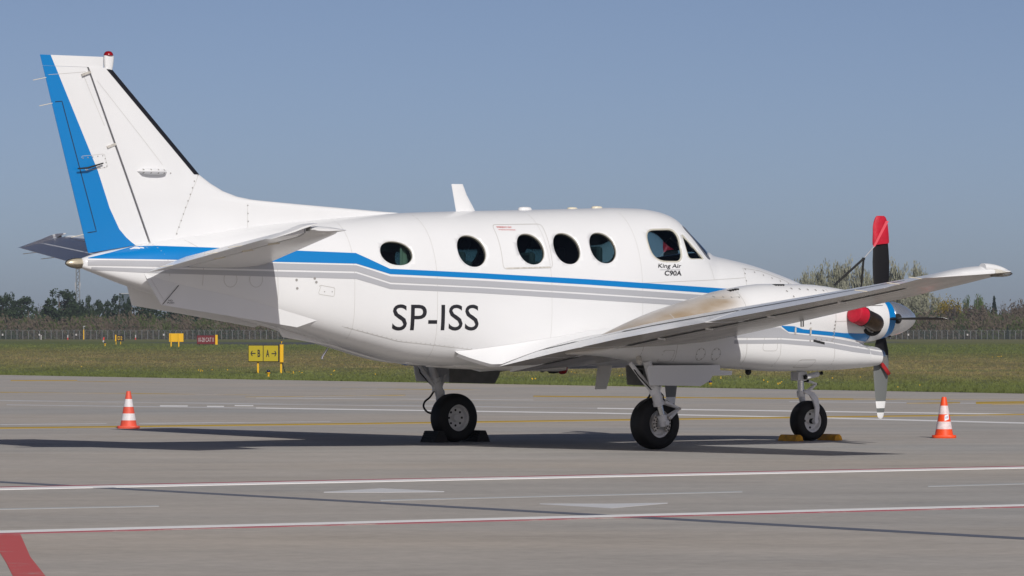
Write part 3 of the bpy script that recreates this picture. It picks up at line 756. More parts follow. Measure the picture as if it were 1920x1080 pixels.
zs = [2.20, 2.35, 2.50, 2.58, 2.62, 2.634, 2.65, 2.67, 2.69, 2.71, 2.73, 2.745, 2.76, 2.775, 2.80, 2.83, 2.87, 2.91, 2.95, 3.0, 3.2, 3.5, 3.8, 4.12]
fprof = [(0, .0), (.004, .16), (.015, .32), (.05, .56), (.12, .78), (.25, .95), (.4, 1.0), (.7, .95), (1.0, .82)]
FIN = fin_levels(zs, lambda z: lerpz(LE, z), lambda z: lerpz(HG, z)+.008, fprof, 'fin', [M['white']], lambda z, u: 0, PLANE)
finbvh = BVHTree.FromPolygons([q.co.copy() for q in FIN.data.vertices], [tuple(p.vertices) for p in FIN.data.polygons])
# rudder
hz = lambda z: lerpz(HG, z)-.010
BL = [(2.1, -5.42), (2.225, -5.52), (2.31, -5.63), (2.40, -5.715), (2.62, -5.83), (3.02, -5.975), (4.235, -6.533)]
rz = [2.13, 2.16, 2.2, 2.225, 2.26, 2.31, 2.36, 2.40, 2.5, 2.62, 2.8, 3.02, 3.3, 3.6, 3.9, 4.1175]
def rudder_bottom(x): return 2.140+(x+6.078)*.160
def rud(zs, front, name):
    v = []; f = []; mi = []
    cols = [0, .04, .5, 1.0, 1.4, 2.0]   # 0..1 hinge->blue edge, 1..2 blue edge->trailing edge
    for z in zs:
        h, b, t = front(z), lerpz(BL, z), lerpz(TEt, z); b = min(b, h-.05)
        ring = []
        for c in cols:
            x = h+(b-h)*c if c <= 1 else b+(t-b)*(c-1)
            fr = (h-x)/(h-t); th = tailthick(z)*max(.05, .80*(1-fr)**.9) if c > 0 else tailthick(z)*.62
            zz = max(z, rudder_bottom(x)) if z < 2.5 else z
            ring.append((x, th, zz))
        v += [(x, -th, zz) for x, th, zz in ring] + [(x, th, zz) for x, th, zz in ring[::-1]]
    n = 12
    for i in range(len(zs)-1):
        for j in range(n):
            f.append((i*n+j, i*n+(j+1) % n, (i+1)*n+(j+1) % n, (i+1)*n+j))
            jj = j if j < 6 else 10-j
            mi.append(1 if (jj >= 3 and j != 11) else 0)
    for base, rev in ((0, True), ((len(zs)-1)*n, False)):
        for j in range(5):
            q = (base+j, base+j+1, base+10-j, base+11-j); f.append(q[::-1] if rev else q); mi.append(1 if j >= 3 else 0)
    o = mesh_ob(name, v, f, [M['white'], M['blue']], PLANE, True, mi, 30)
    bm = bmesh.new(); bm.from_mesh(o.data); bmesh.ops.remove_doubles(bm, verts=bm.verts, dist=1e-5); bmesh.ops.recalc_face_normals(bm, faces=bm.faces); bm.to_mesh(o.data); bm.free()
    return o
RUD = rud(rz, hz, 'rudder')
RUDT = rud([4.1205, 4.15, 4.235], lambda z: -5.905, 'rudder_horn')
rbvh = BVHTree.FromPolygons([q.co.copy() for q in RUD.data.vertices], [tuple(p.vertices) for p in RUD.data.polygons])
mb = MB(); rings = []
for z, a, b, t in ((4.10, -5.875, -5.79, .034), (4.16, -5.885, -5.775, .034), (4.22, -5.888, -5.768, .036), (4.252, -5.886, -5.77, .036)):
    rings.append([((a+b)/2+(b-a)/2*sg(math.cos(2*math.pi*k/20), .8), t*sg(math.sin(2*math.pi*k/20), .8), z) for k in range(20)])
mb.loft(rings); mb.build('fin_cap', M['white'], PLANE)
mb = MB(); mb.lathe([(.052, 0), (.052, .012), (.045, .03), (.028, .045), (.001, .05)], 20, M=Matrix.Translation((-5.829, 0, 4.252))); mb.build('beacon_light', M['redlens'], PLANE)
# black de-icing boot on the leading edge
v = []; f = []
bz = [3.005+.05*i for i in range(23)]
for z in bz:
    a, b = lerpz(LE, z), lerpz(HG, z)+.008; t = tailthick(z); ch = abs(b-a)
    for u, h in ((.09/ch, None), (.04/ch, None), (.012/ch, None), (0, 0)):
        hh = 0 if u == 0 else None
        if hh is None:
            for (u0, h0), (u1, h1) in zip(fprof, fprof[1:]):
                if u0 <= u <= u1: hh = h0+(h1-h0)*(u-u0)/(u1-u0)
        v.append((a+(b-a)*u+(.004 if u == 0 else 0), -t*hh-(.003 if u else 0), z))
n = 4
vm = [(x, -y, z) for x, y, z in v]; B = len(v)
for i in range(len(bz)-1):
    for k in range(n-1):
        f.append((i*n+k, i*n+k+1, (i+1)*n+k+1, (i+1)*n+k)); f.append((B+i*n+k+1, B+i*n+k, B+(i+1)*n+k, B+(i+1)*n+k+1))
mesh_ob('deicing_boot', v+vm, f, M['black'], FIN, sharp=None)
# fin fitting: faired blister, joints, fasteners
mb = MB(); rings = []
for i in range(9):
    u = -1+2*i/8; r = math.sqrt(max(0, 1-abs(u)**3)); rings.append([(-5.325+.19*u, -.05-.095*r*math.cos(a*math.pi/8), 3.024+.036*r*math.sin(a*math.pi/8)+.0) for a in range(-4, 5)] )
v = [q for r in rings for q in r]; mb.add(v, [(9*i+k, 9*i+k+1, 9*i+9+k+1, 9*i+9+k) for i in range(8) for k in range(8)]); mb.build('antenna_blister', M['white'], FIN)
mb = MB(); dline(mb, [(-4.74, 3.0), (-4.82, 2.85), (-5.03, 2.35)], finbvh, .005); dline(mb, [(-4.13, 2.66), (-4.13, 2.4)], finbvh, .004); dline(mb, [(-5.99, 3.98), (-5.42, 3.35), (-5.2, 3.1)], finbvh, .003); tag(mb.build('panel_joints', M['line'], FIN, smooth=False, fix=False), kind='stuff')
mb = MB(); ddots(mb, between((-4.80, 2.93), (-5.02, 2.36), 9)+between((-4.13, 2.68), (-4.12, 2.42), 4)+between((-4.74, 3.0), (-5.10, 3.01), 2), finbvh, .009)
for x in (-5.46, -5.38, -5.29, -5.21): ddots(mb, [(x, 3.04), (x, 3.008)], BVHTree.FromPolygons([Vector(q) for q in v], [(9*i+k, 9*i+k+1, 9*i+9+k+1, 9*i+9+k) for i in range(8) for k in range(8)]), .008)
tag(mb.build('rivets', M['rivet'], FIN, smooth=False, fix=False), kind='stuff')
mb = MB(); dline(mb, [(-6.52, 3.735), (-6.40, 3.748), (-5.985, 2.372), (-6.14, 2.35)], rbvh, .009); mb.build('trim_tab_joint', M['gap'], RUD, smooth=False, fix=False)
mb = MB(); dline(mb, [(-6.60, 4.02), (-6.2, 4.06), (-6.09, 4.075)], rbvh, .004); dline(mb, rounded([(-6.17, 3.17), (-5.90, 3.20), (-5.86, 3.06), (-6.12, 3.02)], .02, 3), rbvh, .004); dline(mb, [(-6.16, 4.06), (-6.09, 3.9), (-5.9, 3.5)], rbvh, .004); tag(mb.build('panel_joints', M['line'], RUD, smooth=False, fix=False), kind='stuff')
mb = MB(); ddots(mb, between((-6.15, 3.15), (-5.92, 3.18), 5)+between((-5.89, 3.15), (-5.87, 3.07), 3)+between((-6.1, 3.03), (-5.9, 3.055), 5), rbvh, .007); tag(mb.build('rivets', M['rivet'], RUD, smooth=False, fix=False), kind='stuff')
mb = MB(); mb.tube([(-6.24, -.07, 3.035), (-6.12, -.075, 3.045), (-5.93, -.065, 3.10)], [.008, .012, .008], 6); mb.build('tab_pushrod', M['gap'], RUD)
for z in (4.05, 3.29):
    x = hz(z); mb = MB(); mb.box((x-.05, -.045, z), (.055, .012, .012), rot=Matrix.Rotation(R(-20), 3, 'Y')); mb.build('hinge', M['brake'], RUD)

# ---- horizontal tail
def naca(t, T, m=.0):
    yt = 5*T*(.2969*math.sqrt(max(t, 0))-.1260*t-.3516*t*t+.2843*t**3-.1036*t**4)
    p = .4; yc = m/p**2*(2*p*t-t*t) if t < p else m/(1-p)**2*((1-2*p)+2*p*t-t*t)
    return yc+yt, yc-yt
def cos_fr(a, b, n): return [a+(b-a)*(1-math.cos(math.pi*i/n))/2 for i in range(n+1)]
def stab(s):
    # root to tip: y, LE x, LE z, hinge x, TE x, TE z
    st = [(.10, -3.97, 2.045, -5.04, -5.60, 1.895), (.35, -4.03, 2.075, -5.03, -5.585, 1.928), (2.50, -4.535, 2.337, -4.985, -5.495, 2.232), (2.60, -4.575, 2.349, -4.99, -5.49, 2.245)]
    T = .105
    def zc(r, x):   # chord plane of the fixed surface, level with a little up-slope aft
        return r[2]-.012*(r[1]-x)
    rings = []
    for q, r in enumerate(st):
        ch = r[1]-r[4]; fh = (r[1]-r[3])/ch-.012; k = 1.0 if q < 3 else .45
        fr = cos_fr(0, fh, 14)
        up = [(r[1]-t*ch, s*r[0], zc(r, r[1]-t*ch)+naca(t, T)[0]*ch*k) for t in fr]; lo = [(r[1]-t*ch, s*r[0], zc(r, r[1]-t*ch)+naca(t, T)[1]*ch*k) for t in fr]
        rings.append(up[::-1]+lo[1:])
    mb = MB(); mb.loft(rings); o = mb.build('stabilizer', M['white'], PLANE)
    # elevator, trailing edge drooped
    rings = []
    for q, r in enumerate([st[1]]+[tuple(a+(b-a)*.83 for a, b in zip(st[1], st[2]))]+st[2:]):
        hx, hz_ = r[3]-.012, zc(r, r[3]); L_ = hx-r[4]; th = naca((r[1]-r[3])/(r[1]-r[4]), T)[0]*(r[1]-r[4])*(1 if q < 3 else .6)
        d = (r[5]-hz_)
        pts = [(0, .0, .82), (.06, 0, .95), (.3, 0, .72), (.7, 0, .33), (1, 0, .05)]
        up = [(hx-L_*u, s*r[0], hz_+d*u+th*h) for u, _, h in pts]; lo = [(hx-L_*u, s*r[0], hz_+d*u-th*h) for u, _, h in pts]
        rings.append(up[::-1]+lo)
    mb = MB(); mb.loft(rings); e = mb.build('elevator', M['white'], PLANE)
    # horn balance, raised because the trailing edge is down
    mb = MB(); rings = []
    r = st[3]
    for y, x0, x1, k in ((2.605, -4.90, -5.49, 1.0), (2.66, -4.86, -5.485, .9), (2.70, -4.88, -5.46, .45)):
        ring = []
        for a in range(24):
            u = 2*math.pi*a/24; cx = (x0+x1)/2; hx = (x0-x1)/2; xx = cx+hx*sg(math.cos(u), .9); tt = (x0-xx)/(x0-x1)
            zz = lerpz([(0, 2.418), (.3, 2.378), (.5, 2.335), (1, 2.248)], tt)+ math.sin(u)*.026*k*lerpz([(0, .6), (.25, 1), (1, .2)], tt)
            ring.append((xx, s*y, zz))
        rings.append(ring)
    mb.loft(rings); mb.build('elevator_horn', M['white'], PLANE)
    # fixed tip fairing in front of the horn
    mb = MB(); rings = []
    for y, x0, x1, k in ((2.59, -4.555, -4.96, 1.0), (2.66, -4.52, -4.95, .85), (2.70, -4.57, -4.93, .3)):
        ring = []
        for a in range(20):
            u = 2*math.pi*a/20; cx = (x0+x1)/2; hx = (x0-x1)/2; xx = cx+hx*math.cos(u); tt = (x0-xx)/(x0-x1)
            ring.append((xx, s*y, 2.352+math.sin(u)*.042*k*lerpz([(0, .3), (.5, .9), (1, 1.2)], tt)))
        rings.append(ring)
    mb.loft(rings); mb.build('stabilizer_tip', M['white'], PLANE)
    mb = MB(); mb.box((-4.972, s*2.63, 2.366), (.004, .050, .026)); mb.build('balance_gap', M['door_in'], PLANE)
    for y in (.9, 1.75, 2.2):
        u = (y-.35)/2.15; xt = -5.585+.09*u; zt = 1.928+.304*u
        mb = MB(); mb.tube([(xt+.01, s*y, zt), (xt-.16, s*(y), zt-.02)], .004, 5); mb.build('static_wick', M['wick'], e)
    for y in (1.0, 1.55, 2.05):
        u = (y-.35)/2.15; x = -5.03+.045*u; z = lerpz([(.35, 2.06), (2.5, 2.332)], y)
        mb = MB(); mb.box((x-.03, s*y, z-.05), (.07, .008, .016), rot=Matrix.Rotation(R(-8), 3, 'Y')); mb.build('hinge', M['wick'], e)
for s in (-1, 1): stab(s)
for z in (3.995, 3.725, 2.34):
    x = lerpz(TEt, z); mb = MB(); mb.tube([(x+.01, 0, z), (x-.15, 0, z-.035)], .004, 5); mb.build('static_wick', M['wick'], RUD)

# ---- wings
ZTE = [(.0, .775), (.8, .897), (2.2, 1.101), (3, 1.222), (4, 1.352), (5, 1.478), (6, 1.605), (7, 1.738), (7.55, 1.835)]
ZLE = [(.0, .965), (.8, 1.068), (2.2, 1.248), (3, 1.338), (4, 1.45), (5, 1.566), (6, 1.682), (7, 1.807), (7.55, 1.878)]
def wing_sec(Y):
    f = max(0, (Y-2)/5.55); xl = .85-.65*f; xt = -1.4+.53*f; ch = xl-xt
    return xl, xt, ch, lerpz(ZLE, Y)+.028*ch, lerpz(ZTE, Y), .155-.035*min(1, Y/7.5)
def wing_pt(Y, t, upper, k=1.0):
    xl, xt, ch, zl, zt, T = wing_sec(Y); u, l = naca(t, T, .022)
    kl = .60+.32*min(1, Y/3.0)   # flatter underside at the root
    return xl-t*ch, zl+(zt-zl)*t+(u if upper else l*(kl if t > .06 else kl+(1-kl)*(1-t/.06)))*ch*k
def wing_ring(s, Y, a, b, n=16, k=1.0, yoff=0.0, front_round=False):
    fr = cos_fr(a, b, n)
    up = []; lo = []
    for i, t in enumerate(fr):
        kk = k
        x, z = wing_pt(Y, t, True, kk); x2, z2 = wing_pt(Y, t, False, kk)
        if front_round and i < 2:
            zm = (z+z2)/2; f_ = (.45, .86)[i]; z = zm+(z-zm)*f_; z2 = zm+(z2-zm)*f_
        up.append((x, s*(Y+yoff), z)); lo.append((x, s*(Y+yoff), z2))
    return up[::-1]+(lo[1:] if a == 0 else lo)
def shade_undersides(o):  # downward faces get the darker colour that stands in for shade
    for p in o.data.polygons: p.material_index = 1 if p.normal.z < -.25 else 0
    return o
def wing(s):
    side = 'right' if s < 0 else 'left'
    HF = .735
    mb = MB(); mb.loft([wing_ring(s, Y, 0, HF, 22) for Y in (.3, .8, 1.2, 1.6, 2.0, 2.4, 3, 3.5, 4, 4.5, 5, 5.5, 6, 6.5, 7.0)]); w = shade_undersides(mb.build('wing', [M['white'], M['underside']], PLANE, sharp=28))
    mb = MB(); mb.loft([wing_ring(s, Y, 0, 1, 26, k) for Y, k in ((7.0, 1), (7.2, 1), (7.4, 1), (7.5, .92), (7.57, .75), (7.62, .5), (7.645, .2))]); wt = shade_undersides(mb.build('wing_tip', [M['white'], M['underside']], PLANE, sharp=50))
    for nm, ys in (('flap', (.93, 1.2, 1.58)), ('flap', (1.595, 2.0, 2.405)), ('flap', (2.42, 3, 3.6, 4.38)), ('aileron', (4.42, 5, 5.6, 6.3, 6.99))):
        mb = MB(); mb.loft([wing_ring(s, Y, HF+.012, 1, 12, front_round=True) for Y in ys]); c = shade_undersides(mb.build(nm, [M['white'], M['underside']], PLANE, sharp=50))
        if nm == 'aileron':
            for Y in (5.3, 6.1): pass
    for ya, yb in ((.95, 1.58), (2.42, 4.38), (4.42, 6.95)):
        q = []; n_ = 12
        for i in range(n_+1):
            Y = ya+(yb-ya)*i/n_
            for t in (.727, .748): x, z = wing_pt(Y, t, True); q.append((x, s*Y, z+.004))
        mb = MB(); mb.add(q, [(2*i, 2*i+1, 2*i+3, 2*i+2) for i in range(n_)]); mb.build('flap_gap', M['gap'], w, smooth=False, fix=False)
    # nav light and raised tip cap
    mb = MB(); rings = []
    for i in range(9):
        u = i/8; x = -.13+.36*u; r = math.sqrt(max(0, 1-u**2.6))
        rings.append([(x, s*(7.58+.055*math.cos(a*2*math.pi/14)*(.35+.65*r)), 1.942+.045*r*math.sin(a*2*math.pi/14)-.05*u*u) for a in range(14)])
    mb.loft(rings); mb.build('tip_cap', M['white'], wt)
    mb = MB(); rings = []
    for i in range(9):
        u = i/8; x = -.02+.26*u; r = math.sqrt(max(0, 1-u**2.2))
        rings.append([(x, s*(7.60+.06*math.cos(a*2*math.pi/14)*(.3+.7*r)), 1.893+.042*r*math.sin(a*2*math.pi/14)-.01*u) for a in range(14)])
    mb.loft(rings); mb.build('navigation_light', M['lens'], wt)
    mb = MB(); mb.box((.04, s*7.585, 1.888), (.05, .02, .022)); bevel(mb.build('light_bulb_holder', M['steel'], wt), .01)
    # static wicks on the tip trailing edge
    for Y, x in ((7.2, None), (7.5, None), (6.75, None)):
        xl, xt, ch, zl, zt, T = wing_sec(Y); mb = MB(); mb.tube([(xt+.02, s*Y, zt), (xt-.17, s*(Y+.02), zt+.015)], .005, 5); mb.build('static_wick', M['wick'], wt)
    # underside details: hinge brackets, access panels with fasteners
    wb = [Vector(q.co) for q in w.data.vertices]; bv = BVHTree.FromPolygons(wb, [tuple(p.vertices) for p in w.data.polygons])
    def under(x, Y):
        h = bv.ray_cast(Vector((x, s*Y, -1)), Vector((0, 0, 1))); return h[0]-Vector((0, 0, .003)) if h[0] is not None else None
    mb = MB()
    def uline(pts, wd=.012):
        path = []
        for (a, b), (c, d) in zip(pts, pts[1:]):
            n = max(2, int(math.hypot(c-a, d-b)/.15)); path += [(a+(c-a)*i/n, b+(d-b)*i/n) for i in range(n)]
        path.append(pts[-1]); L, Q = [], []
        for i, (x, Y) in enumerate(path):
            a, b = path[max(0, i-1)], path[min(len(path)-1, i+1)]; dx, dy = b[0]-a[0], b[1]-a[1]; l = math.hypot(dx, dy) or 1
            p, q = under(x-dy/l*wd/2, Y+dx/l*wd/2), under(x+dy/l*wd/2, Y-dx/l*wd/2)
            if p is None or q is None: continue
            L.append(p); Q.append(q)
        n = len(L)
        if n > 1: mb.add(L+Q, [(i, i+1, n+i+1, n+i) for i in range(n-1)])
    uline([(.25, 2.5), (-.02, 6.9)], .006); uline([(-.55, 2.5), (-.4, 6.9)], .005)
    for Y in (3.0, 4.4, 5.6, 6.3): uline([(wing_sec(Y)[0]-.06, Y), (wing_sec(Y)[0]-.7*wing_sec(Y)[2], Y)], .005)
    uline([(.12-.0, 5.9), (.14, 6.35), (.02, 6.4), (-.02, 5.95), (.12, 5.9)], .008)
    tag(mb.build('panel_joints', M['line'], w, smooth=False, fix=False), kind='stuff')
    for Y in (4.9, 6.0, 3.1, 3.9):
        x2, z2 = wing_pt(Y, .74, False)
        mb = MB(); mb.box((x2, s*Y, z2-.008), (.05, .006, .012), rot=Matrix.Rotation(R(5), 3, 'Y')); mb.build('hinge_bracket', M['white_under'], w)
    for ya, yb in ((.95, 1.56), (2.5, 4.38), (4.45, 6.95)):
        q = []; n_ = 12
        for i in range(n_+1):
            Y = ya+(yb-ya)*i/n_
            for t in (.712, .752): x, z = wing_pt(Y, t, False); q.append((x, s*Y, z-.005))
        mb = MB(); mb.add(q, [(2*i, 2*i+1, 2*i+3, 2*i+2) for i in range(n_)]); mb.build('hinge_gap', M['gap'], w, smooth=False, fix=False)
    mb = MB(); p = under(.33, 5.35)
    if p is not None: mb.lathe([(.09, 0), (.085, -.006), (.06, -.008), (.001, -.008)], 20, M=Matrix.Translation(p)); mb.build('inspection_cover', M['white'], w)
    mb = MB(); p = under(.30, 4.2)
    if p is not None: mb.tube([p+Vector((0, 0, .01)), p+Vector((0, 0, -.06)), p+Vector((-.03, 0, -.06)), p+Vector((-.03, 0, 0))], .008, 6); mb.build('tie_down_ring', M['galv'], w)
    # worn orange print near the aileron
    mb = MB()
    for a, b, c, d in ((.23, 5.65, .30, 5.9), (.30, 5.45, .34, 5.75), (.18, 5.95, .22, 6.05)):
        q = [under(a, b), under(c, b+.02), under(c, d), under(a+.02, d)]
        if all(x is not None for x in q): mb.add(q, [(0, 1, 2, 3)])
    mb.build('worn_print', mat('worn_orange_print', (.50, .17, .09), .7), w, smooth=False, fix=False)
    return w
for s in (-1, 1): wing(s)
# wing root fillet: from the body side out over the wing and trailing off aft
def fillet(s):
    v = []; f = []; K = 10; xs = [-1.78+.12*i for i in range(22)]
    for x in xs:
        u = (x+1.78)/2.4
        za = lerpz([(-1.78, 1.085), (-1.55, 1.105), (-1.0, 1.17), (-.55, 1.235), (.0, 1.30), (.75, 1.33)], x); A = Vector((x, s*(fus_y(x, za)+.002), za))
        yb = lerpz([(-1.78, .70), (-1.6, .76), (-1.4, .83), (-1.2, .88), (-.9, .93), (-.4, .95), (.8, .92)], x)
        if x < -1.36: zb = lerpz([(-1.78, 1.06), (-1.62, 1.0), (-1.36, .925)], x)
        else:
            xl, xt, ch, *_ = wing_sec(yb); t = min(.995, max(.02, (xl-x)/ch)); zb = wing_pt(yb, t, True)[1]+.004
        Bp = Vector((x, s*yb, zb)); C = Vector((x, s*(.74+.05*u), zb+.03+.05*u)) if x > -1.5 else (A+Bp)/2
        C.y = s*max(abs(C.y), fus_y(x, max(C.z, .95))-.01)
        for k in range(K+1):
            t = k/K; v.append(A*(1-t)**2+C*2*t*(1-t)+Bp*t*t)
        v.append(Bp+Vector((0, -s*.05, -.035 if x > -1.4 else -.03)))
    K2 = K+2
    for i in range(len(xs)-1):
        for k in range(K2-1): f.append((i*K2+k, i*K2+k+1, (i+1)*K2+k+1, (i+1)*K2+k))
    o = mesh_ob('wing_root_fairing', v, f, M['white'], PLANE, sharp=40)
for s in (-1, 1): fillet(s)
# belly pan between the flaps
mb = MB(); rings = []
for x, h, wd in ((-1.55, .012, .30), (-1.25, .03, .34), (-.6, .060, .36), (-.10, .068, .36), (-.05, .062, .35)):
    zb = fsec(x)[1]; rings.append([(x, wd*sg(math.cos(2*math.pi*k/24), .35), zb+h*sg(math.sin(2*math.pi*k/24), .35)) for k in range(24)])
mb.loft(rings); mb.build('belly_fairing_pan', M['white_under'], PLANE)

# ---- engine nacelles
NY = 2.0
NAC = [(-1.22, 1.075, .04, .012, 1.075, .03, .012, .04), (-1.0, 1.105, .16, .045, 1.09, .13, .03, .05), (-.8, 1.145, .24, .085, 1.10, .20, .055, .06), (-.4, 1.22, .315, .175, 1.12, .28, .13, .07), (0, 1.30, .36, .235, 1.14, .33, .238, .08),
       (.45, 1.36, .38, .30, 1.135, .35, .238, .08), (.9, 1.41, .385, .36, 1.13, .355, .235, .08), (1.5, 1.45, .38, .395, 1.10, .37, .24, .16), (2.07, 1.45, .37, .395, 1.075, .350, .215, .16), (2.54, 1.45, .335, .352, 1.045, .300, .176, .12), (2.8, 1.45, .30, .312, 1.032, .240, .148, .06), (2.94, 1.45, .272, .278, 1.025, .203, .133, .015)]
_n = [pchip([q[0] for q in NAC], [q[k] for q in NAC]) for k in range(1, 8)]
def nac_ring(x, s, n=64):
    z1, a1, b1, z2, a2, b2, k = [f(x) for f in _n]
    def sd(y, z):
        q1 = math.hypot(y/a1, (z-z1)/b1); d1 = (q1-1)*min(a1, b1); q2 = math.hypot(sg(abs(y/a2), 1.15), sg((z-z2)/b2, 1.15)); d2 = (q2-1)*min(a2, b2)
        h = max(k-abs(d1-d2), 0)/k; return min(d1, d2)-h*h*k/4
    zc = (z1+z2)/2 if z1-b1 < z2+b2 else (z1-b1+z2+b2)/2
    zc = min(max(zc, z1-b1*.98), z2+b2*.98) if z2+b2 > z1-b1 else zc
    out = []
    for i in range(n):
        a = 2*math.pi*i/n; cy, cz = math.cos(a), math.sin(a); lo, hi = 0.0, 1.2
        for st in range(60):
            r = 1.2*st/60
            if sd(r*cy, zc+r*cz) > 0: hi = r; lo = max(0, r-.02); break
        for _ in range(14):
            md = (lo+hi)/2
            if sd(md*cy, zc+md*cz) > 0: hi = md
            else: lo = md
        out.append((x, s*NY+lo*cy, zc+lo*cz))
    return out
def nacelle(s):
    near = s < 0
    xs = [-1.22, -1.12, -1.0, -.9, -.8, -.6, -.4, -.2, 0, .2, .4, .6, .8, 1.0, 1.2, 1.4, 1.6, 1.8, 2.0, 2.2, 2.4, 2.54, 2.65, 2.75, 2.84, 2.90, 2.94]
    mb = MB(); mb.loft([nac_ring(x, s) for x in xs]); o = mb.build('nacelle', M['nacelle'], PLANE, sharp=60)
    bv = BVHTree.FromPolygons([q.co.copy() for q in o.data.vertices], [tuple(p.vertices) for p in o.data.polygons])
    def circ(x, zc, ry, rz, n=40, p=2.0): return [(x, s*NY+ry*sg(math.cos(2*math.pi*k/n), 2/p), zc+rz*sg(math.sin(2*math.pi*k/n), 2/p)) for k in range(n)]
    # cowl nose behind the spinner: white, then the blue ring
    mb = MB(); mb.loft([circ(2.90, 1.45, .270, .275), circ(2.98, 1.45, .266, .270), circ(3.08, 1.451, .250, .253), circ(3.155, 1.452, .236, .239)], cap=False); mb.build('cowl_nose', M['nacelle'], o)
    mb = MB(); mb.loft([circ(3.155, 1.452, .236, .239), circ(3.21, 1.453, .227, .230), circ(3.258, 1.454, .219, .220), circ(3.264, 1.454, .19, .19), circ(3.22, 1.454, .05, .05)]); mb.build('cowl_ring', M['blue'], o)
    # chin air intake
    mb = MB(); mb.loft([circ(2.76, 1.032, .222, .150, p=2.1), circ(2.90, 1.026, .207, .137, p=2.1), circ(3.02, 1.022, .183, .121, p=2.2), circ(3.11, 1.02, .172, .109, p=2.3)], cap=False); ch = mb.build('chin_cowl', M['nacelle'], o)
    chb = BVHTree.FromPolygons([q.co.copy() for q in ch.data.vertices], [tuple(p.vertices) for p in ch.data.polygons])
    mb = MB(); mb.loft([circ(3.11, 1.02, .172, .109, p=2.3), circ(3.145, 1.02, .166, .102, p=2.3), circ(3.162, 1.02, .155, .091, p=2.3), circ(3.155, 1.02, .145, .081, p=2.3), circ(3.07, 1.02, .14, .076, p=2.3)], cap=False); mb.build('intake_lip', M['steel'], o)
    mb = MB(); mb.loft([circ(3.09, 1.02, .14, .076, p=2.3), circ(3.05, 1.02, .14, .076, p=2.3)]); mb.build('intake_throat', M['gap'], o)
    if True:
        sd_ = -1 if near else 1
        stripe('blue_stripe', [(1.46, 1.372), (1.64, 1.366), (1.78, 1.332), (2.40, 1.290), (2.75, 1.284), (2.93, 1.297)], [(1.46, 1.364), (1.56, 1.304), (2.38, 1.244), (2.70, 1.205), (2.93, 1.19)], M['blue'], bv, o, sd_, off=.003)
        stripe('blue_stripe', [(2.91, 1.296), (3.05, 1.315), (3.11, 1.37), (3.155, 1.45)], [(2.91, 1.20), (3.155, 1.225)], M['blue'], BVHTree.FromPolygons([Vector(q) for q in o.children[0].data.vertices.data.vertices and [v.co.copy() for v in o.children[0].data.vertices]] if False else [v.co.copy() for v in o.children[0].data.vertices], [tuple(p.vertices) for p in o.children[0].data.polygons]), o, sd_, step=.02, off=.003)
        gt = [(.80, 1.355), (1.44, 1.352), (1.57, 1.288), (2.15, 1.242), (2.55, 1.196), (2.93, 1.142)]; gb = [(.80, 1.238), (1.455, 1.236), (2.15, 1.196), (2.55, 1.147), (2.93, 1.112)]
        stripe('grey_stripe', gt, gb, M['grey'], bv, o, sd_)
        stripe('grey_stripe', [(.80, 1.210), (1.455, 1.216), (2.15, 1.180), (2.55, 1.130), (2.93, 1.090)], [(.80, 1.170), (1.455, 1.172), (2.15, 1.128), (2.55, 1.076), (2.93, 1.045)], M['grey'], bv, o, sd_)
        stripe('grey_stripe', [(2.90, 1.146), (3.105, 1.112)], [(2.90, 1.115), (3.105, 1.090)], M['grey'], chb, o, sd_, step=.02); stripe('grey_stripe', [(2.90, 1.094), (3.105, 1.070)], [(2.90, 1.048), (3.105, 1.030)], M['grey'], chb, o, sd_, step=.02)
        mb = MB()
        for x in (-.42, .02, .98, 2.26): dline(mb, [(x, .86), (x, 1.86)], bv, .007, side=sd_)
        dline(mb, [(1.45, 1.36), (1.45, 1.05), (1.40, .87)], bv, .006, side=sd_); dline(mb, [(1.47, 1.245), (2.26, 1.20)], bv, .005, side=sd_); dline(mb, [(2.26, 1.42), (2.95, 1.44)], bv, .005, side=sd_)
        dline(mb, rounded([(1.2, 1.34), (1.40, 1.34), (1.40, 1.09), (1.2, 1.09)], .04, 4)+[(1.24, 1.34)], bv, .005, side=sd_)
        for cx in (.35, .56): dline(mb, ell(cx, 1.055, .062, .068, 24)+[(cx+.062, 1.055)], bv, .006, side=sd_)
        dline(mb, rounded([(-.15, 1.10), (.0, 1.10), (-.02, .98), (-.18, .98)], .02, 3)+[(-.13, 1.10)], bv, .006, side=sd_)
        dline(mb, rounded([(1.75, .99), (2.0, .99), (1.96, .90), (1.72, .90)], .03, 3)+[(1.78, .99)], bv, .005, side=sd_)
        dline(mb, [(.35, 1.74), (.5, 1.69), (.75, 1.67), (.98, 1.70), (1.0, 1.75)], bv, .006, side=sd_)
        tag(mb.build('panel_joints', M['line'], o, smooth=False, fix=False), kind='stuff')
        mb = MB()
        ddots(mb, between((2.25, 1.42), (2.24, 1.22), 6)+between((1.88, 1.40), (1.88, 1.20), 4)+between((1.97, 1.225), (2.22, 1.20), 4)+between((1.75, 1.79), (2.2, 1.77), 5)+[(1.65, 1.76), (1.70, 1.70), (1.80, 1.66)], bv, .011, side=sd_)
        for cx in (.35, .56): ddots(mb, ell(cx, 1.055, .054, .060, 6), bv, .007, side=sd_)
        ddots(mb, between((.4, 1.70), (.95, 1.685), 7), bv, .009, side=sd_)
        tag(mb.build('rivets', M['rivet'], o, smooth=False, fix=False), kind='stuff')
        for x in (1.66, 1.885):
            mb = MB(); dline(mb, [(x, 1.355 if x < 1.7 else 1.355), (x, 1.275)], bv, .024, .010, side=sd_); mb.build('cowl_latch', M['brake'], o, smooth=False, fix=False)
        # flush inlet scoop
        mb = MB(); dline(mb, [(1.93, 1.205), (2.0, 1.19), (2.10, 1.172)], bv, .028, .004, side=sd_); mb.build('flush_scoop', M['gap'], o, smooth=False, fix=False)
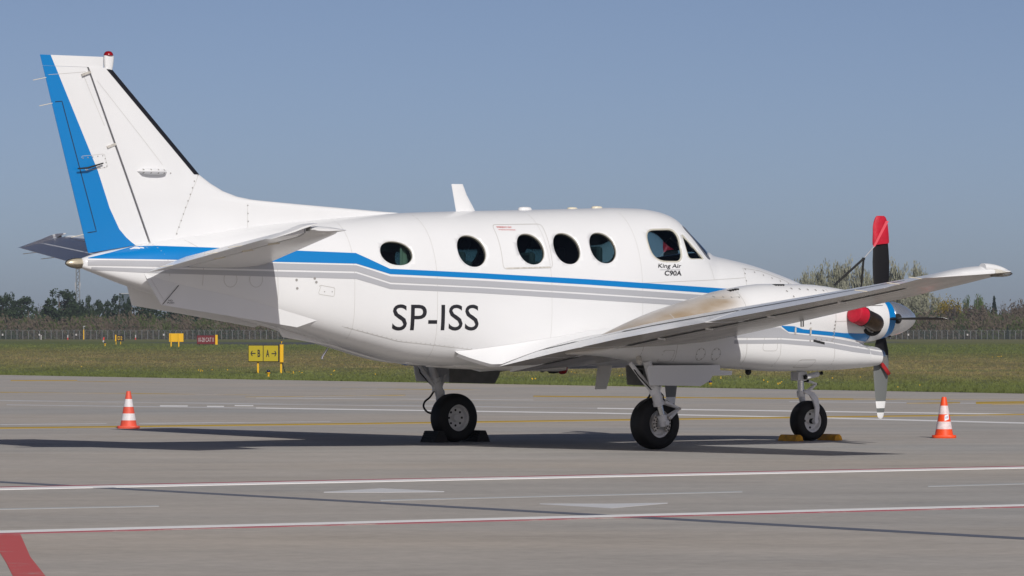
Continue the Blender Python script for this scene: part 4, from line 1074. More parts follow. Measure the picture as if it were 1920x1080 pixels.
        # louvres on top
        mb = MB()
        for i in range(4):
            for xx in (.93, 1.58):
                x = xx+.035*i; p = [q for q in [drape(bv, x, nac_ring(x, -1 if near else 1, 8)[0][2], 0, sd_)] if q]
                zt = _n[0](x)+_n[2](x); mb.box((x, s*(NY)+sd_*.10, zt-.012), (.007, .04, .006), rot=Matrix.Rotation(R(25), 3, 'Y'))
        mb.build('louvres', M['gap'], o)
    # exhaust stack on each flank
    for f in (-1, 1):
        Y = s*NY
        path = [(3.02, Y+f*.10, 1.40), (2.94, Y+f*.23, 1.40), (2.83, Y+f*.345, 1.415), (2.67, Y+f*.415, 1.455), (2.47, Y+f*.455, 1.51)]
        pts = []
        for i in range(17):
            t = i/16*4; k = min(3, int(t)); u = t-k; p0, p1, p2, p3 = [Vector(path[max(0, min(4, j))]) for j in (k-1, k, k+1, k+2)]
            pts.append(.5*((2*p1)+(p2-p0)*u+(2*p0-5*p1+4*p2-p3)*u*u+(3*p1-p0-3*p2+p3)*u**3))
        mb = MB(); mb.tube(pts, [.10]*4+[.102]*6+[.100]*7, 24, cap=False); mb.build('exhaust_stack', M['exhaust'], o)
        mb = MB(); mb.lathe([(.125, 0), (.118, .012), (.09, .016), (.09, -.03)], 24, M=Matrix.Translation((2.86, Y+f*.275, 1.385)) @ Matrix.Rotation(R(f*-90), 4, 'X') @ Matrix.Diagonal((1.25, 1.05, 1, 1))); mb.build('exhaust_collar', M['gap'], o)
    # drain fitting under the belly of the nacelle
    mb = MB(); mb.tube([(-.42, s*(NY+.22), 1.02), (-.44, s*(NY+.26), .98), (-.42, s*(NY+.24), .95)], [.03, .035, .02], 8); mb.build('drain_fitting', M['brake'], o)
    mb = MB(); mb.lathe([(.035, .03), (.035, -.03), (.02, -.05), (.001, -.055)], 12, M=Matrix.Translation((1.28, s*NY, .87))); mb.build('drain_cap', M['gap'], o)
    return o, bv
NACS = {}
for s in (-1, 1): NACS[s] = nacelle(s)

# ---- propellers (feathered, four blades)
HUB = Vector((3.30, 0, 1.454))
def blade_mesh():
    # local: root at origin, span +z, chord along x, thickness along y; face -y black, +y grey with white tip bands
    st = [(.10, .055, .050), (.19, .055, .022), (.26, .080, .013), (.36, .106, .011), (.42, .112, .013), (.5, .118, .012), (.65, .118, .010), (.8, .106, .008), (.95, .088, .007), (.985, .082, .007), (1.03, .074, .006), (1.08, .065, .006), (1.12, .056, .005), (1.145, .040, .004), (1.152, .012, .002)]
    v = []; f = []; mi = []; n = 16
    for r, c, t in st:
        tw = -R(13)*max(0, r-.35)/.8
        for k in range(n):
            a = 2*math.pi*k/n; x, y = c*sg(math.cos(a), 1 if r < .2 else .95), t*math.sin(a)
            off = -.012*max(0, r-.3)
            v.append((x*math.cos(tw)-y*math.sin(tw)+off, x*math.sin(tw)+y*math.cos(tw), r))
    for i in range(len(st)-1):
        for k in range(n):
            f.append((i*n+k, i*n+(k+1) % n, (i+1)*n+(k+1) % n, (i+1)*n+k)); grey = k < n/2
            r = (st[i][0]+st[i+1][0])/2
            m = 1 if grey else 0
            if grey and (.94 < r < 1.03 or r > 1.08): m = 2
            if grey and r < .40: m = 0
            mi.append(m)
    f.append(tuple((len(st)-1)*n+k for k in range(n))); mi.append(2)
    o = mesh_ob('blade', v, f, [M['bladeblack'], M['bladegrey'], M['bladewhite']], None, True, mi, 50)
    me = o.data; bpy.data.objects.remove(o); return me
BLADE = blade_mesh()
def propeller(s):
    e = empty('propeller', (HUB.x, s*NY, HUB.z), 0, PLANE)
    for k in range(4):
        b = bpy.data.objects.new('blade', BLADE); link(b, e); b.rotation_euler = (k*math.pi/2, 0, 0); b.location = (-.075, 0, 0)
        d = Vector((0, -math.sin(k*math.pi/2), math.cos(k*math.pi/2)))
        mb = MB(); mb.tube([d*.12+Vector((-.0, 0, 0)), d*.212+Vector((-.0, 0, 0))], [.062, .058], 16); mb.build('blade_cuff', M['gap'], e)
    mb = MB(); pr = [(.2, -.035), (.207, -.03), (.205, .02), (.196, .09), (.178, .17), (.150, .25), (.115, .32), (.075, .38), (.035, .42), (.012, .434), (.001, .436)]
    mb.lathe(pr, 48, M=Matrix.Rotation(R(90), 4, 'Y')); sp = mb.build('spinner', M['chrome'], e, sharp=60)
    mb = MB(); mb.lathe([(.19, -.05), (.209, -.045), (.211, -.034), (.2, -.03)], 48, M=Matrix.Rotation(R(90), 4, 'Y')); mb.build('spinner_backplate', M['steel'], e)
    return e
for s in (-1, 1): propeller(s)

# ---- landing gear
def wheel(parent, c, R0, W, rimr, name_m='rim', holes=8, disc=True, out=-1):
    """tyre and rim about the y axis; out = side the hub face looks to"""
    T = Matrix.Translation(c) @ Matrix.Rotation(R(-90), 4, 'X')
    hw = W/2
    pr = []
    for i in range(25):
        a = -math.pi*.60+2*math.pi*.60*i/24
        r = rimr + (R0-rimr)*(.5+.5*sg(math.cos(a*.83), .62)) if False else None
        pr.append((rimr+(R0-rimr)*max(0, math.cos(a*.833))**.42, hw*sg(math.sin(a*.833), .62)))
    # flattened slightly where it stands: keep centre low instead
    mb = MB(); mb.lathe(pr+[pr[0]], 56, M=T)
    for g in (-.5, -.17, .17, .5): pass
    mb.build('tyre', M['tyre'], parent, sharp=60)
    mb = MB(); q = hw
    prof = [(rimr*1.04, -q*.82), (rimr*1.05, -q*.74), (rimr*.98, -q*.70), (rimr*.90, -q*.66), (rimr*.86, -q*.45), (rimr*.80, -q*.30), (rimr*.36, -q*.22), (rimr*.30, -q*.30), (rimr*.24, -q*.52), (.001, -q*.55)]
    if out > 0: prof = [(r, -h) for r, h in prof]
    mb.lathe(prof, 40, M=T); mb.build('rim', M[name_m], parent, sharp=40)
    mb = MB(); prof2 = [(r, -h*.9) for r, h in prof]; mb.lathe(prof2, 40, M=T); mb.build('rim_back', M[name_m], parent, sharp=40)
    mb = MB()
    for k in range(holes):
        a = 2*math.pi*k/holes; sgn = -1 if out < 0 else 1
        mb.lathe([(.014, 0), (.014, sgn*.004), (.001, sgn*.004)], 10, M=T @ Matrix.Translation((rimr*.60*math.cos(a), rimr*.60*math.sin(a), sgn*q*.275)))
    tag(mb.build('rim_bolts', M['gap'], parent), kind='stuff')
def main_gear(s):
    e = empty('main_landing_gear', (0, s*NY, 0), 0, PLANE)
    yo = s*.145   # strut stands outboard of the wheel
    wheel(e, (-.02, -s*.02, .287), .289, .235, .152, out=(1 if s > 0 else -1)*-1)
    if True:
        # strut: barrel, piston, axle stub
        top = Vector((-.25, yo, .98)); kn = Vector((-.085, yo, .50)); low = Vector((-.02, yo, .30)); dirv = (low-top).normalized()
        mb = MB(); mb.tube([top, top.lerp(kn, .55), top.lerp(kn, .56), kn], [.05, .05, .056, .056], 18); mb.tube([kn-dirv*.03, kn+dirv*.008], .064, 18); mb.tube([top.lerp(kn, .50)-dirv*.02, top.lerp(kn, .50)+dirv*.02], .066, 18); mb.build('strut', M['strut'], e)
        mb = MB(); mb.tube([kn, low], .038, 18); mb.build('piston', M['steel'], e)
        mb = MB(); mb.tube([low-dirv*.09, low+dirv*.035], [.052, .055], 16); mb.tube([low, low+Vector((0, -s*.13, -.01))], .045, 16); mb.lathe([(.04, 0), (.03, .02), (.001, .02)], 6, M=Matrix.Translation(low+Vector((0, s*.05, 0))) @ Matrix.Rotation(R(-90*s), 4, 'X')); mb.build('axle_fitting', M['strut'], e)
        knee = Vector((.185, yo, .452))
        for q in (-.035, .035):
            mb = MB(); o_ = Vector((0, q, 0))
            mb.tube([kn+dirv*-.03+Vector((.06, 0, .0))+o_*1.3, knee+o_*.3+Vector((0, 0, .006))], [.02, .012], 8); mb.build('torque_link', M['strut'], e)
            mb = MB(); mb.tube([low+Vector((.05, 0, .05))+o_*1.3, knee+o_*.3-Vector((0, 0, .006))], [.022, .012], 8); mb.build('torque_link', M['strut'], e)
        mb = MB(); mb.tube([knee+Vector((0, -.035, 0)), knee+Vector((0, .035, 0))], .014, 8); mb.tube([low+Vector((.05, -.05, .05)), low+Vector((.05, .05, .05))], .018, 8); mb.tube([kn+Vector((.05, -.05, .02)), kn+Vector((.05, .05, .02))], .018, 8); mb.build('link_pins', M['brake'], e)
        # brake calipers either side of the axle
        for a0 in (-1, 1):
            mb = MB(); n = 9; ring = []
            pa = []; pb = []
            for k in range(n):
                a = (0 if a0 > 0 else math.pi)+R(-48+96*k/(n-1)); pa.append((-.02+.125*math.cos(a), s*.082, .287+.125*math.sin(a))); pb.append((-.02+.068*math.cos(a), s*.082, .287+.068*math.sin(a)))
            mb.prism(pa+pb[::-1], (0, s*.028, 0)); c_ = mb.build('brake_caliper', M['brake'], e, smooth=False)
            mb = MB()
            for k in range(5):
                a = (0 if a0 > 0 else math.pi)+R(-40+80*k/4)
                for rr in (.112, .08): mb.lathe([(.009, 0), (.009, .006), (.001, .006)], 8, M=Matrix.Translation((-.02+rr*math.cos(a), s*.110, .287+rr*math.sin(a))) @ Matrix.Rotation(R(-90*s), 4, 'X'))
            tag(mb.build('caliper_bolts', M['gap'], e), kind='stuff')
        # drag brace, hoses
        mb = MB(); mb.tube([(-.46, yo*.8, .96), (-.30, yo*.9, .78), (-.17, yo, .635)], [.024, .028, .024], 10); mb.tube([(-.18, yo, .66), (-.18, yo, .60)], .035, 10); mb.tube([(-.02, yo, .80), (-.10, yo, .63)], .016, 8); mb.build('drag_brace', M['strut'], e)
        mb = MB(); mb.tube(smooth_path([(-.18, yo, .62), (-.24, yo*1.1, .53), (-.32, yo*1.0, .48), (-.36, yo*.8, .42), (-.34, yo*.5, .36), (-.27, yo*.3, .335), (-.2, 0, .33)] if s > 0 else [(-.19, yo, .63), (-.25, yo, .56), (-.32, yo*.8, .52), (-.35, yo*.6, .46)]), .012, 8); mb.tube([(-.44, yo*.8, .93), (-.38, yo*1.1, .82), (-.27, yo*1.15, .72), (-.2, yo*1.1, .66)], .008, 6); mb.tube([(-.10, yo, .66), (-.04, yo*1.1, .6), (-.03, yo*1.1, .54)], .008, 6); mb.build('brake_hose', M['hose'], e)
        # wheel-well doors
        mb = MB(); d = [(-.35, .935), (-.375, .90), (-.335, .715), (.36, .700), (.42, .725), (.50, .765), (.53, .815), (.80, .820), (.81, .868), (.64, .876), (.63, .935)]
        mb.prism([(x, s*.30, z) for x, z in d], (0, s*.018, 0)); bevel(mb.build('gear_door', M['white'], e, smooth=False), .005)
        mb = MB(); d = [(-.27, .93), (-.27, .705), (.38, .690), (.43, .76), (.46, .83), (.60, .845), (.60, .93)] if s > 0 else [(-.22, .93), (.0, .93), (.2, .93), (.45, .92), (.45, .74), (.2, .70), (.0, .705), (-.20, .715)]
        mb.prism([(x, -s*.28, z) for x, z in d], (0, -s*.018, 0)); bevel(mb.build('gear_door', M['door_in'], e, smooth=False), .005)
        mb = MB(); mb.tube([(-.05, -s*.27, .84), (-.05, -s*.25, .84)], .045, 16); mb.build('door_fitting', M['hose'], e)
        mb = MB(); mb.box((0.22, 0, .915), (.40, .24, .012)); mb.build('wheel_well', M['gap'], e)
    return e
for s in (-1, 1): main_gear(s)
def nose_gear():
    e = empty('nose_landing_gear', (3.75, 0, 0), 0, PLANE)
    wheel(e, (0.02, 0, .240), .242, .190, .134, out=-1, holes=4)
    mb = MB(); mb.tube([(-.11, 0, 1.02), (-.10, 0, .74)], .052, 18); mb.box((-.13, 0, .775), (.07, .075, .055)); bevel(mb.build('strut', M['strut'], e), .012)
    mb = MB(); mb.tube([(-.10, 0, .74), (-.095, 0, .56)], .040, 18); mb.build('piston', M['steel'], e)
    mb = MB(); mb.tube([(-.10, 0, .60), (-.095, 0, .53)], .050, 18); mb.build('fork_head', M['strut'], e)
    for f in (-1, 1):
        mb = MB(); pth = [(-.08, f*.05, .60), (-.02, f*.105, .565), (.025, f*.125, .49), (.045, f*.128, .40), (.04, f*.126, .31), (.02, f*.124, .236)]; rings = []
        for i, (x, y, z) in enumerate(pth):
            w, t = ((.035, .045, .05, .045, .036, .034)[i], .017); rings.append([(x+w*sg(math.cos(2*math.pi*k/14), .6)*(.8), y+t*sg(math.sin(2*math.pi*k/14), .6), z+w*.35*sg(math.cos(2*math.pi*k/14), .6)*(1 if i < 3 else 0)) for k in range(14)])
        mb.loft(rings); mb.tube([(.02, f*.10, .236), (.02, f*.155, .236)], .030, 14); mb.build('fork_arm', M['strut'], e)
        mb = MB(); mb.tube([(-.02, f*.02, .72), (.13, f*.012, .683)], [.017, .011], 8); mb.tube([(-.02, f*.028, .575), (.13, f*.012, .677)], [.017, .011], 8); mb.build('torque_link', M['strut'], e)
    mb = MB(); mb.tube([(.02, -.15, .236), (.02, -.10, .236)], .024, 12); mb.tube([(.02, -.1, .236), (.02, -.05, .236)], .033, 14); mb.build('axle', M['gap'], e)
    mb = MB(); mb.tube([(-.09, -.09, .765), (.09, -.09, .80)], .033, 14); mb.build('shimmy_damper', M['white'], e)
    mb = MB(); mb.tube([(.09, -.09, .80), (.15, -.09, .812)], .016, 10); mb.tube([(.14, -.09, .81), (.155, -.09, .813)], .022, 10); mb.tube([(-.12, -.09, .758), (-.09, -.09, .765)], .026, 10); mb.tube([(.13, -.02, .68), (.13, .02, .68)], .014, 8); mb.tube([(-.02, -.04, .72), (-.02, .04, .72)], .018, 8); mb.build('damper_ends', M['gap'], e)
    for f in (-1, 1):
        mb = MB(); mb.prism([(-.55, f*.22, 1.03), (.35, f*.22, 1.06), (.33, f*.24, .87), (-.53, f*.24, .85)], (0, f*.012, 0)); mb.build('gear_door', M['white_under'], e, smooth=False)
nose_gear()

# ================================================================== loose things around the aircraft
def on_plane(o): o.matrix_world = PLANE_M @ o.matrix_world; return o
PLANE_M = Matrix.Translation((0.463, 48.932, 0)) @ Matrix.Rotation(R(35), 4, 'Z')
def plane_thing(name, loc, rz=0.0):
    p = PLANE_M @ Vector(loc); return empty(name, p, R(35)+rz)
# red propeller covers with strap and cord
def prop_cover(s, label):
    e = plane_thing('propeller_cover', (3.225, s*NY, 1.454)); tag(e, label, 'cover', 'propeller covers')
    mb = MB(); rings = []
    for z, c, t, o_ in ((.86, .118, .030, -.005), (.90, .122, .034, -.006), (.98, .116, .030, -.006), (1.06, .108, .030, -.010), (1.12, .098, .026, -.01), (1.165, .080, .022, -.01), (1.185, .055, .014, -.01)):
        r = []
        for k in range(28):
            a = 2*math.pi*k/28; w = 1+.10*noise.noise(Vector((math.cos(a)*2.0, math.sin(a)*2.0, z*9)))
            r.append((o_+c*sg(math.cos(a), .85)*w, t*math.sin(a)*(1+.5*noise.noise(Vector((math.cos(a)*5, z*14, 3.3)))), z+.012*math.cos(a)*(1 if z < .9 else 0)))
        rings.append(r)
    mb.loft(rings); mb.build('sock', M['redcloth'], e)
    mb = MB(); a, b = Vector((.055, -.045, 1.125)), Vector((-.145, -.05, .83)); mb.prism([a+Vector((.022, 0, 0)), b+Vector((.016, 0, 0)), b-Vector((.016, 0, 0)), a-Vector((.022, 0, 0))], (0, .006, 0)); mb.build('strap', M['redweb'], e)
    mb = MB(); mb.tube([b, Vector((-.27, -.01, .69))], .006, 6); mb.build('cord', M['cord'], e)
    k = Vector((-.27, -.01, .69))
    mb = MB(); mb.tube([k, Vector((-.69, .0, .385))], .013, 6); mb.tube([k, Vector((-.28, .02, .36))], .012, 6); mb.tube([k+Vector((0, 0, .012)), k-Vector((0, 0, .015))], .018, 8); mb.build('tie_strap', M['strap'], e)
prop_cover(-1, 'red fabric cover tied over the top blade of the nearer propeller')
prop_cover(1, 'red propeller cover seen through the cockpit side window')
# exhaust cover
e = plane_thing('exhaust_cover', (2.47, -NY-.455, 1.51)); tag(e, 'round red fabric plug over the brown exhaust stack', 'cover')
ax = Vector((-.20, -.04, .055)).normalized(); rot = ax.to_track_quat('Z', 'Y').to_matrix().to_4x4()
mb = MB(); mb.lathe([(.104, -.13), (.109, -.125), (.111, -.06), (.110, .0), (.107, .02), (.09, .03), (.05, .034), (.001, .035)], 28, M=rot); mb.build('cap', M['redcloth'], e)
mb = MB(); mb.lathe([(.108, -.15), (.114, -.14), (.114, -.125), (.108, -.12)], 28, M=rot); mb.build('drawstring_hem', M['strap'], e)
e = plane_thing('warning_ribbon', (3.17, -NY-.03, .945)); tag(e, 'dark red ribbon hanging from the engine air intake', 'ribbon')
mb = MB(); pt = [(-.03, 0, .02), (.03, -.01, -.01), (.085, -.02, -.075), (.13, -.025, -.135)]; vv = []
for x, y, z in pt: vv += [(x-.022, y, z-.012), (x+.022, y, z+.012)]
mb.add(vv, [(2*i, 2*i+1, 2*i+3, 2*i+2) for i in range(3)]); o = mb.build('ribbon_band', M['redflag'], e, fix=False)
md = o.modifiers.new('s', 'SOLIDIFY'); md.thickness = .003

# chocks
def black_chock(x, label, flip):
    e = plane_thing('wheel_chock', (x, NY-.02, 0)); tag(e, label, 'chock', 'black chocks at the far main wheel')
    mb = MB(); n = 5; prof = [(-.115, 0)]
    for i in range(n): prof += [(-.115+.014*i, .008+.026*i), (-.105+.014*i, .012+.026*i), (-.106+.014*i, .026+.026*i)]
    prof += [(-.03, .135), (.03, .135)]
    for i in range(n-1, -1, -1): prof += [(.106-.014*i, .026+.026*i), (.105-.014*i, .012+.026*i), (.115-.014*i, .008+.026*i)]
    prof += [(.115, 0)]
    mb.prism([(a*.86, -.15, z) for a, z in prof], (0, .30, 0)); mb.build('ribbed_block', M['rubberchock'], e, smooth=False)
    return e
black_chock(-.30, 'black ribbed rubber chock behind the far main wheel', 0); black_chock(.30, 'black ribbed rubber chock in front of the far main wheel', 1)
def yellow_chock(x, label):
    e = plane_thing('wheel_chock', (x, -.02, 0)); tag(e, label, 'chock', 'yellow chocks at the nose wheel')
    mb = MB(); mb.prism([(-.065, -.17, 0), (-.045, -.17, .055), (-.018, -.17, .078), (.018, -.17, .078), (.045, -.17, .055), (.065, -.17, 0)], (0, .34, 0)); bevel(mb.build('wedge_block', M['yellowchock'], e, smooth=False), .008)
yellow_chock(3.48, 'worn yellow chock behind the nose wheel, nearer the tail'); yellow_chock(4.08, 'yellow chock in front of the nose wheel')

# traffic cones
def cone(loc, label, orange, white, dirty):
    e = empty('traffic_cone', (loc[0], loc[1], 0), R(rnd.uniform(-8, 8))); tag(e, label, 'traffic cone', 'traffic cones on the apron')
    H = .505; hb = .035
    mb = MB(); rings = []
    for z, w in ((.0, .146), (.006, .150), (.028, .150), (.036, .146), (.036, .118)):
        rings.append([(w*sg(math.cos(2*math.pi*k/48), .62), w*sg(math.sin(2*math.pi*k/48), .62), z) for k in range(48)])
    mb.loft(rings); mb.build('base', orange, e, sharp=50)
    def rad(z): return .113-(.113-.029)*(z-hb)/(H-hb)
    zb = [hb, .111, .203, .293, .405 if False else .398, H]
    for i, (a, b) in enumerate(zip(zb, zb[1:])):
        m = orange if i % 2 == 0 else white
        mb = MB(); d = .0 if i % 2 == 0 else .0012
        pr = [(rad(a)-.004, a), (rad(a)+d, a), (rad(b)+d, b), (rad(b)-.004, b)]
        if i == 4: pr = [(rad(a)-.004, a), (rad(a), a), (rad(b)+.001, b-.008), (rad(b)-.003, b), (rad(b)-.009, b), (rad(b)-.009, b-.05)]
        mb.lathe(pr, 40); mb.build('orange_sleeve' if i % 2 == 0 else 'white_band', m, e, sharp=40)
    if dirty:
        mb = MB(); v = []; a0 = R(-62)
        for j in range(2):
            for i in range(6):
                z = .222+.065*j; a = a0+R(9*(i-2.5))+R(-2.5)*(.5-j); z2 = z+.004*(i-2.5); v.append(((rad(z2)+.0022)*math.cos(a), (rad(z2)+.0022)*math.sin(a), z2))
        mb.add(v, [(i, i+1, 7+i, 6+i) for i in range(5)]); st = mb.build('sticker', M['sticker'], e, fix=False)
        tv, tf = text_tris('LUX', .02); vv = []
        for u, w in tv:
            z = .240+.026*w+.006*u; a = a0+R(-17+31*u); vv.append(((rad(z)+.003)*math.cos(a), (rad(z)+.003)*math.sin(a), z))
        mesh_ob('sticker_print', vv, tf, M['bluetext'], e, smooth=False)
    return e
cone(gp(241, 803.3), 'faded orange traffic cone behind the tail of the airplane', M['orange_faded'], M['conewhite_clean'], False)
cone(gp(1770, 821.3), 'bright orange traffic cone with a white sticker, right of the propeller', M['orange'], M['conewhite'], True)

# ================================================================== airfield signs and lights
def flat_text(name, body, box, y, m, parent, bold=0.0, thick=.004):
    v, f = text_tris(body, bold); x0, z0, x1, z1 = box
    o = mesh_ob(name, [(x0+(x1-x0)*u, y, z0+(z1-z0)*w) for u, w in v], f, m, parent, smooth=False); return o
def px_m(d): return F_PX/d
# direction sign  <- B | A ->
d0 = 141.7
def sx(px, d): return (px-960)*d/F_PX
def sz(py, d): return CAM_H+(HOR-py)*d/F_PX
e = empty('taxiway_sign', (sx(498, d0), d0, 0), 0); tag(e, 'black framed yellow direction sign with arrows, letters B and A', 'sign')
X = lambda px: sx(px, d0)-sx(498, d0); Z = lambda py: sz(py, d0)
mb = MB(); mb.box(((X(465)+X(523))/2, .10, (Z(646)+Z(679))/2), ((X(523)-X(465))/2, .10, (Z(646)-Z(679))/2)); bevel(mb.build('housing', M['signblack'], e, smooth=False), .01)
for a, b in ((466.2, 492.8), (494.2, 521.5)):
    mb = MB(); mb.box(((X(a)+X(b))/2, -.006, (Z(648)+Z(677.3))/2), ((X(b)-X(a))/2, .008, (Z(648)-Z(677.3))/2)); mb.build('face_panel', M['signyellow'], e, smooth=False)
flat_text('letter', 'B', (X(483), Z(669.5), X(488), Z(655.5)), -.017, M['signblack'], e, .03); flat_text('letter', 'A', (X(498.8), Z(669.5), X(505), Z(655.5)), -.017, M['signblack'], e, .03)
def arrow(cx, cz, dirn):
    mb = MB(); L = .067; y = -.02; t = .016
    mb.box((cx-dirn*.0, y, cz), (L, .003, t))
    tip = cx+dirn*L*1.1
    for q in (-1, 1): mb.prism([(tip, y-.003, cz-q*.0), (tip-dirn*.05, y-.003, cz+q*.085), (tip-dirn*.008, y-.003, cz+q*.085+.0) if False else (tip-dirn*.015, y-.003, cz+q*.085), (tip+dirn*.028, y-.003, cz)], (0, .006, 0))
    mb.build('arrow', M['signblack'], e, smooth=False)
arrow(X(475.5), Z(662.5), -1); arrow(X(513), Z(663), 1)
mb = MB(); mb.box((X(527.8), .10, (Z(646)+Z(679.5))/2), (.062, .11, (Z(646)-Z(679.5))/2)); mb.box((X(525.4), -.012, (Z(646)+Z(679.5))/2), (.012, .02, (Z(646)-Z(679.5))/2)); bevel(mb.build('end_box', M['signyellow2'], e, smooth=False), .01)
for px in (483.5, 526.8):
    mb = MB(); mb.box((X(px), .10, (.0+Z(679))/2-.02), (.03, .03, (Z(679))/2+.03)); mb.build('post', M['signyellow2'], e, smooth=False)
mb = MB(); mb.tube([(X(529.5), .1, Z(680)), (X(531.5), .1, Z(690)), (X(534), .1, 0.0)], .016, 6); mb.build('cable', M['signblack'], e)
# small blue-topped edge lights
def edge_light(px, py, label, hpx=11.5, lens='bluelens'):
    x, y = gp(px, py); k = hpx*y/F_PX/.17
    e = empty('taxiway_light', (x, y, -.02), 0); tag(e, label, 'airfield light', 'low taxiway edge lights'); e.scale = (k, k, k)
    mb = MB(); mb.lathe([(.03, 0), (.022, .015), (.022, .06), (.04, .085), (.045, .10), (.045, .112), (.001, .112)], 16); mb.build('stem', M['signyellow2'], e)
    mb = MB(); mb.lathe([(.04, .112), (.042, .14), (.035, .165), (.018, .175), (.001, .177)], 16); mb.build('lens', M[lens], e)
edge_light(503.5, 705.5, 'yellow taxiway light with dark blue lens below the direction sign', 13)
edge_light(1332, 724.0, 'yellow taxiway light on the grass edge beyond the nose', 12)
edge_light(197, 648.5, 'tiny blue-lensed light left of the black sign', 7.5)
edge_light(528, 643.5, 'tiny blue-lensed light above the direction sign end', 6)
# red holding position sign
def far_sign(px0, px1, py0, py1, base_py, d):
    return sx((px0+px1)/2, d), d, [(px1-px0)*d/F_PX/2, sz(py0, d), sz(py1, d)]
d = 470.0
e = empty('runway_sign', (sx(386, d), d, 0), 0); tag(e, 'dark red runway sign with pale lettering and yellow end', 'sign')
X = lambda px: sx(px, d)-sx(386, d); Z = lambda py: sz(py, d)
mb = MB(); mb.box(((X(369)+X(403.8))/2, .12, (Z(628.2)+Z(645.6))/2), ((X(403.8)-X(369))/2, .12, (Z(628.2)-Z(645.6))/2)); mb.build('housing', M['signblack'], e, smooth=False)
mb = MB(); mb.box(((X(369.5)+X(403.2))/2, -.012, (Z(629)+Z(645.1))/2), ((X(403.2)-X(369.5))/2, .01, (Z(629)-Z(645.1))/2)); mb.build('face_panel', M['signred'], e, smooth=False)
flat_text('letters', '10-28 CAT II', (X(372), Z(641), X(400.5), Z(633)), -.03, M['signwhite'], e, .0)
mb = MB(); mb.box((X(405.9), .1, (Z(627.8)+Z(646.2))/2), (.125, .2, (Z(627.8)-Z(646.2))/2)); mb.build('end_box', M['signyellow2'], e, smooth=False)
for px in (374, 398): mb = MB(); mb.box((X(px), .12, Z(645.6)/2), (.04, .04, Z(645.6)/2)); mb.build('post', M['signblack'], e, smooth=False)
d = 421.0
e = empty('yellow_sign', (sx(330.5, d), d, 0), 0); tag(e, 'plain yellow back of a sign on two posts', 'sign')
X = lambda px: sx(px, d)-sx(330.5, d); Z = lambda py: sz(py, d)
mb = MB(); mb.box(((X(317)+X(344))/2, .08, (Z(625.2)+Z(641))/2), ((X(344)-X(317))/2, .08, (Z(625.2)-Z(641))/2)); bevel(mb.build('back_panel', M['signyellow2'], e, smooth=False), .015)
mb = MB(); mb.box((X(344.2), .12, (Z(625.2)+Z(641))/2), (.03, .10, (Z(625.4)-Z(641))/2)); mb.build('face_panel', M['signblack'], e, smooth=False)
for px in (321, 335.3): mb = MB(); mb.box((X(px), -.06, Z(625.4)/2-.02), (.06, .05, Z(625.4)/2+.02)); mb.build('post', M['signyellow2'], e, smooth=False)
d = 505.0
e = empty('taxiway_sign', (sx(224, d), d, 0), 0); tag(e, 'small black sign with yellow lettering D2', 'sign')
X = lambda px: sx(px, d)-sx(224, d); Z = lambda py: sz(py, d)
mb = MB(); mb.box(((X(218.3)+X(232))/2, .1, (Z(628)+Z(639.8))/2), ((X(232)-X(218.3))/2, .1, (Z(628)-Z(639.8))/2)); mb.build('face_panel', M['signblack'], e, smooth=False)
flat_text('letters', 'D2', (X(220.8), Z(637.4), X(229.2), Z(630.4)), -.02, M['signyellow2'], e, .0)
mb = MB(); mb.box((X(217), .1, (Z(627.8)+Z(640))/2), (.075, .15, (Z(627.8)-Z(640))/2)); mb.build('end_box', M['signyellow2'], e, smooth=False)
for px in (217.5, 226.2): mb = MB(); mb.box((X(px), .1, Z(639.5)/2), (.035, .035, Z(639.5)/2)); mb.build('post', M['signyellow2'], e, smooth=False)
# slim yellow mast with a small head, lattice tower, marker posts
d = 940.0
e = empty('camera_mast', (sx(157, d), d, 0), 0); tag(e, 'slim yellow pole with small grey head in front of the fence', 'mast')
mb = MB(); mb.box((0, 0, sz(618, d)/2), (.10, .10, sz(618, d)/2)); mb.build('pole', M['signyellow2'], e, smooth=False)
mb = MB(); mb.box((0, 0, sz(615, d)), (.05, .05, .35)); mb.box((.1, 0, sz(612, d)), (.2, .12, .1)); mb.build('head', M['galv'], e, smooth=False)
for px, py, dd, lab in ((77, 635.2, 900, 'small white marker post by the fence, nearest the left edge'), (127, 635.4, 905, 'red and white marker post left of the yellow pole'), (254, 634.6, 910, 'red and white marker post right of the black sign'), (193.5, 644, 640, 'leaning white stake with red top, left of the black sign')):
    e = empty('marker_post', (sx(px, dd), dd, 0), 0); tag(e, lab, 'marker post', 'marker posts on the airfield')
    if 'leaning' in lab: e.rotation_euler = (0, R(8), 0)
    h = 1.0 if 'leaning' not in lab else .75
    mb = MB(); mb.lathe([(.12, h*.42), (.12, h*.9), (.10, h), (.001, h)], 10); mb.build('upper_part', M['signwhite'] if 'leaning' not in lab else M['redtext'], e)
    mb = MB(); mb.lathe([(.12, 0), (.12, h*.42)], 10); mb.build('lower_part', M['redtext'] if 'red and' in lab else M['signwhite'], e)
d = 1500.0
e = empty('lattice_tower', (sx(146, d), d, 0), 0); tag(e, 'thin grey lattice radio tower behind the trees, left', 'tower'); M['tower'] = mat('tower_steel', (.17, .18, .19), .6)
Ht = sz(468, d)
mb = MB()
for a in (-1, 1):
    for b in (-1, 1): mb.box((a*.6, b*.6, Ht/2), (.11, .11, Ht/2))
mb.build('legs', M['tower'], e, smooth=False)
mb = MB(); z = 8.0; k = 0
while z < Ht-1.2:
    for a in (-1, 1): mb.tube([(-.6, a*.6, z), (.6, a*.6, z+1.1)] if k % 2 else [(.6, a*.6, z), (-.6, a*.6, z+1.1)], .10, 4)
    z += 1.1; k += 1
mb.build('bracing', M['tower'], e, smooth=False)
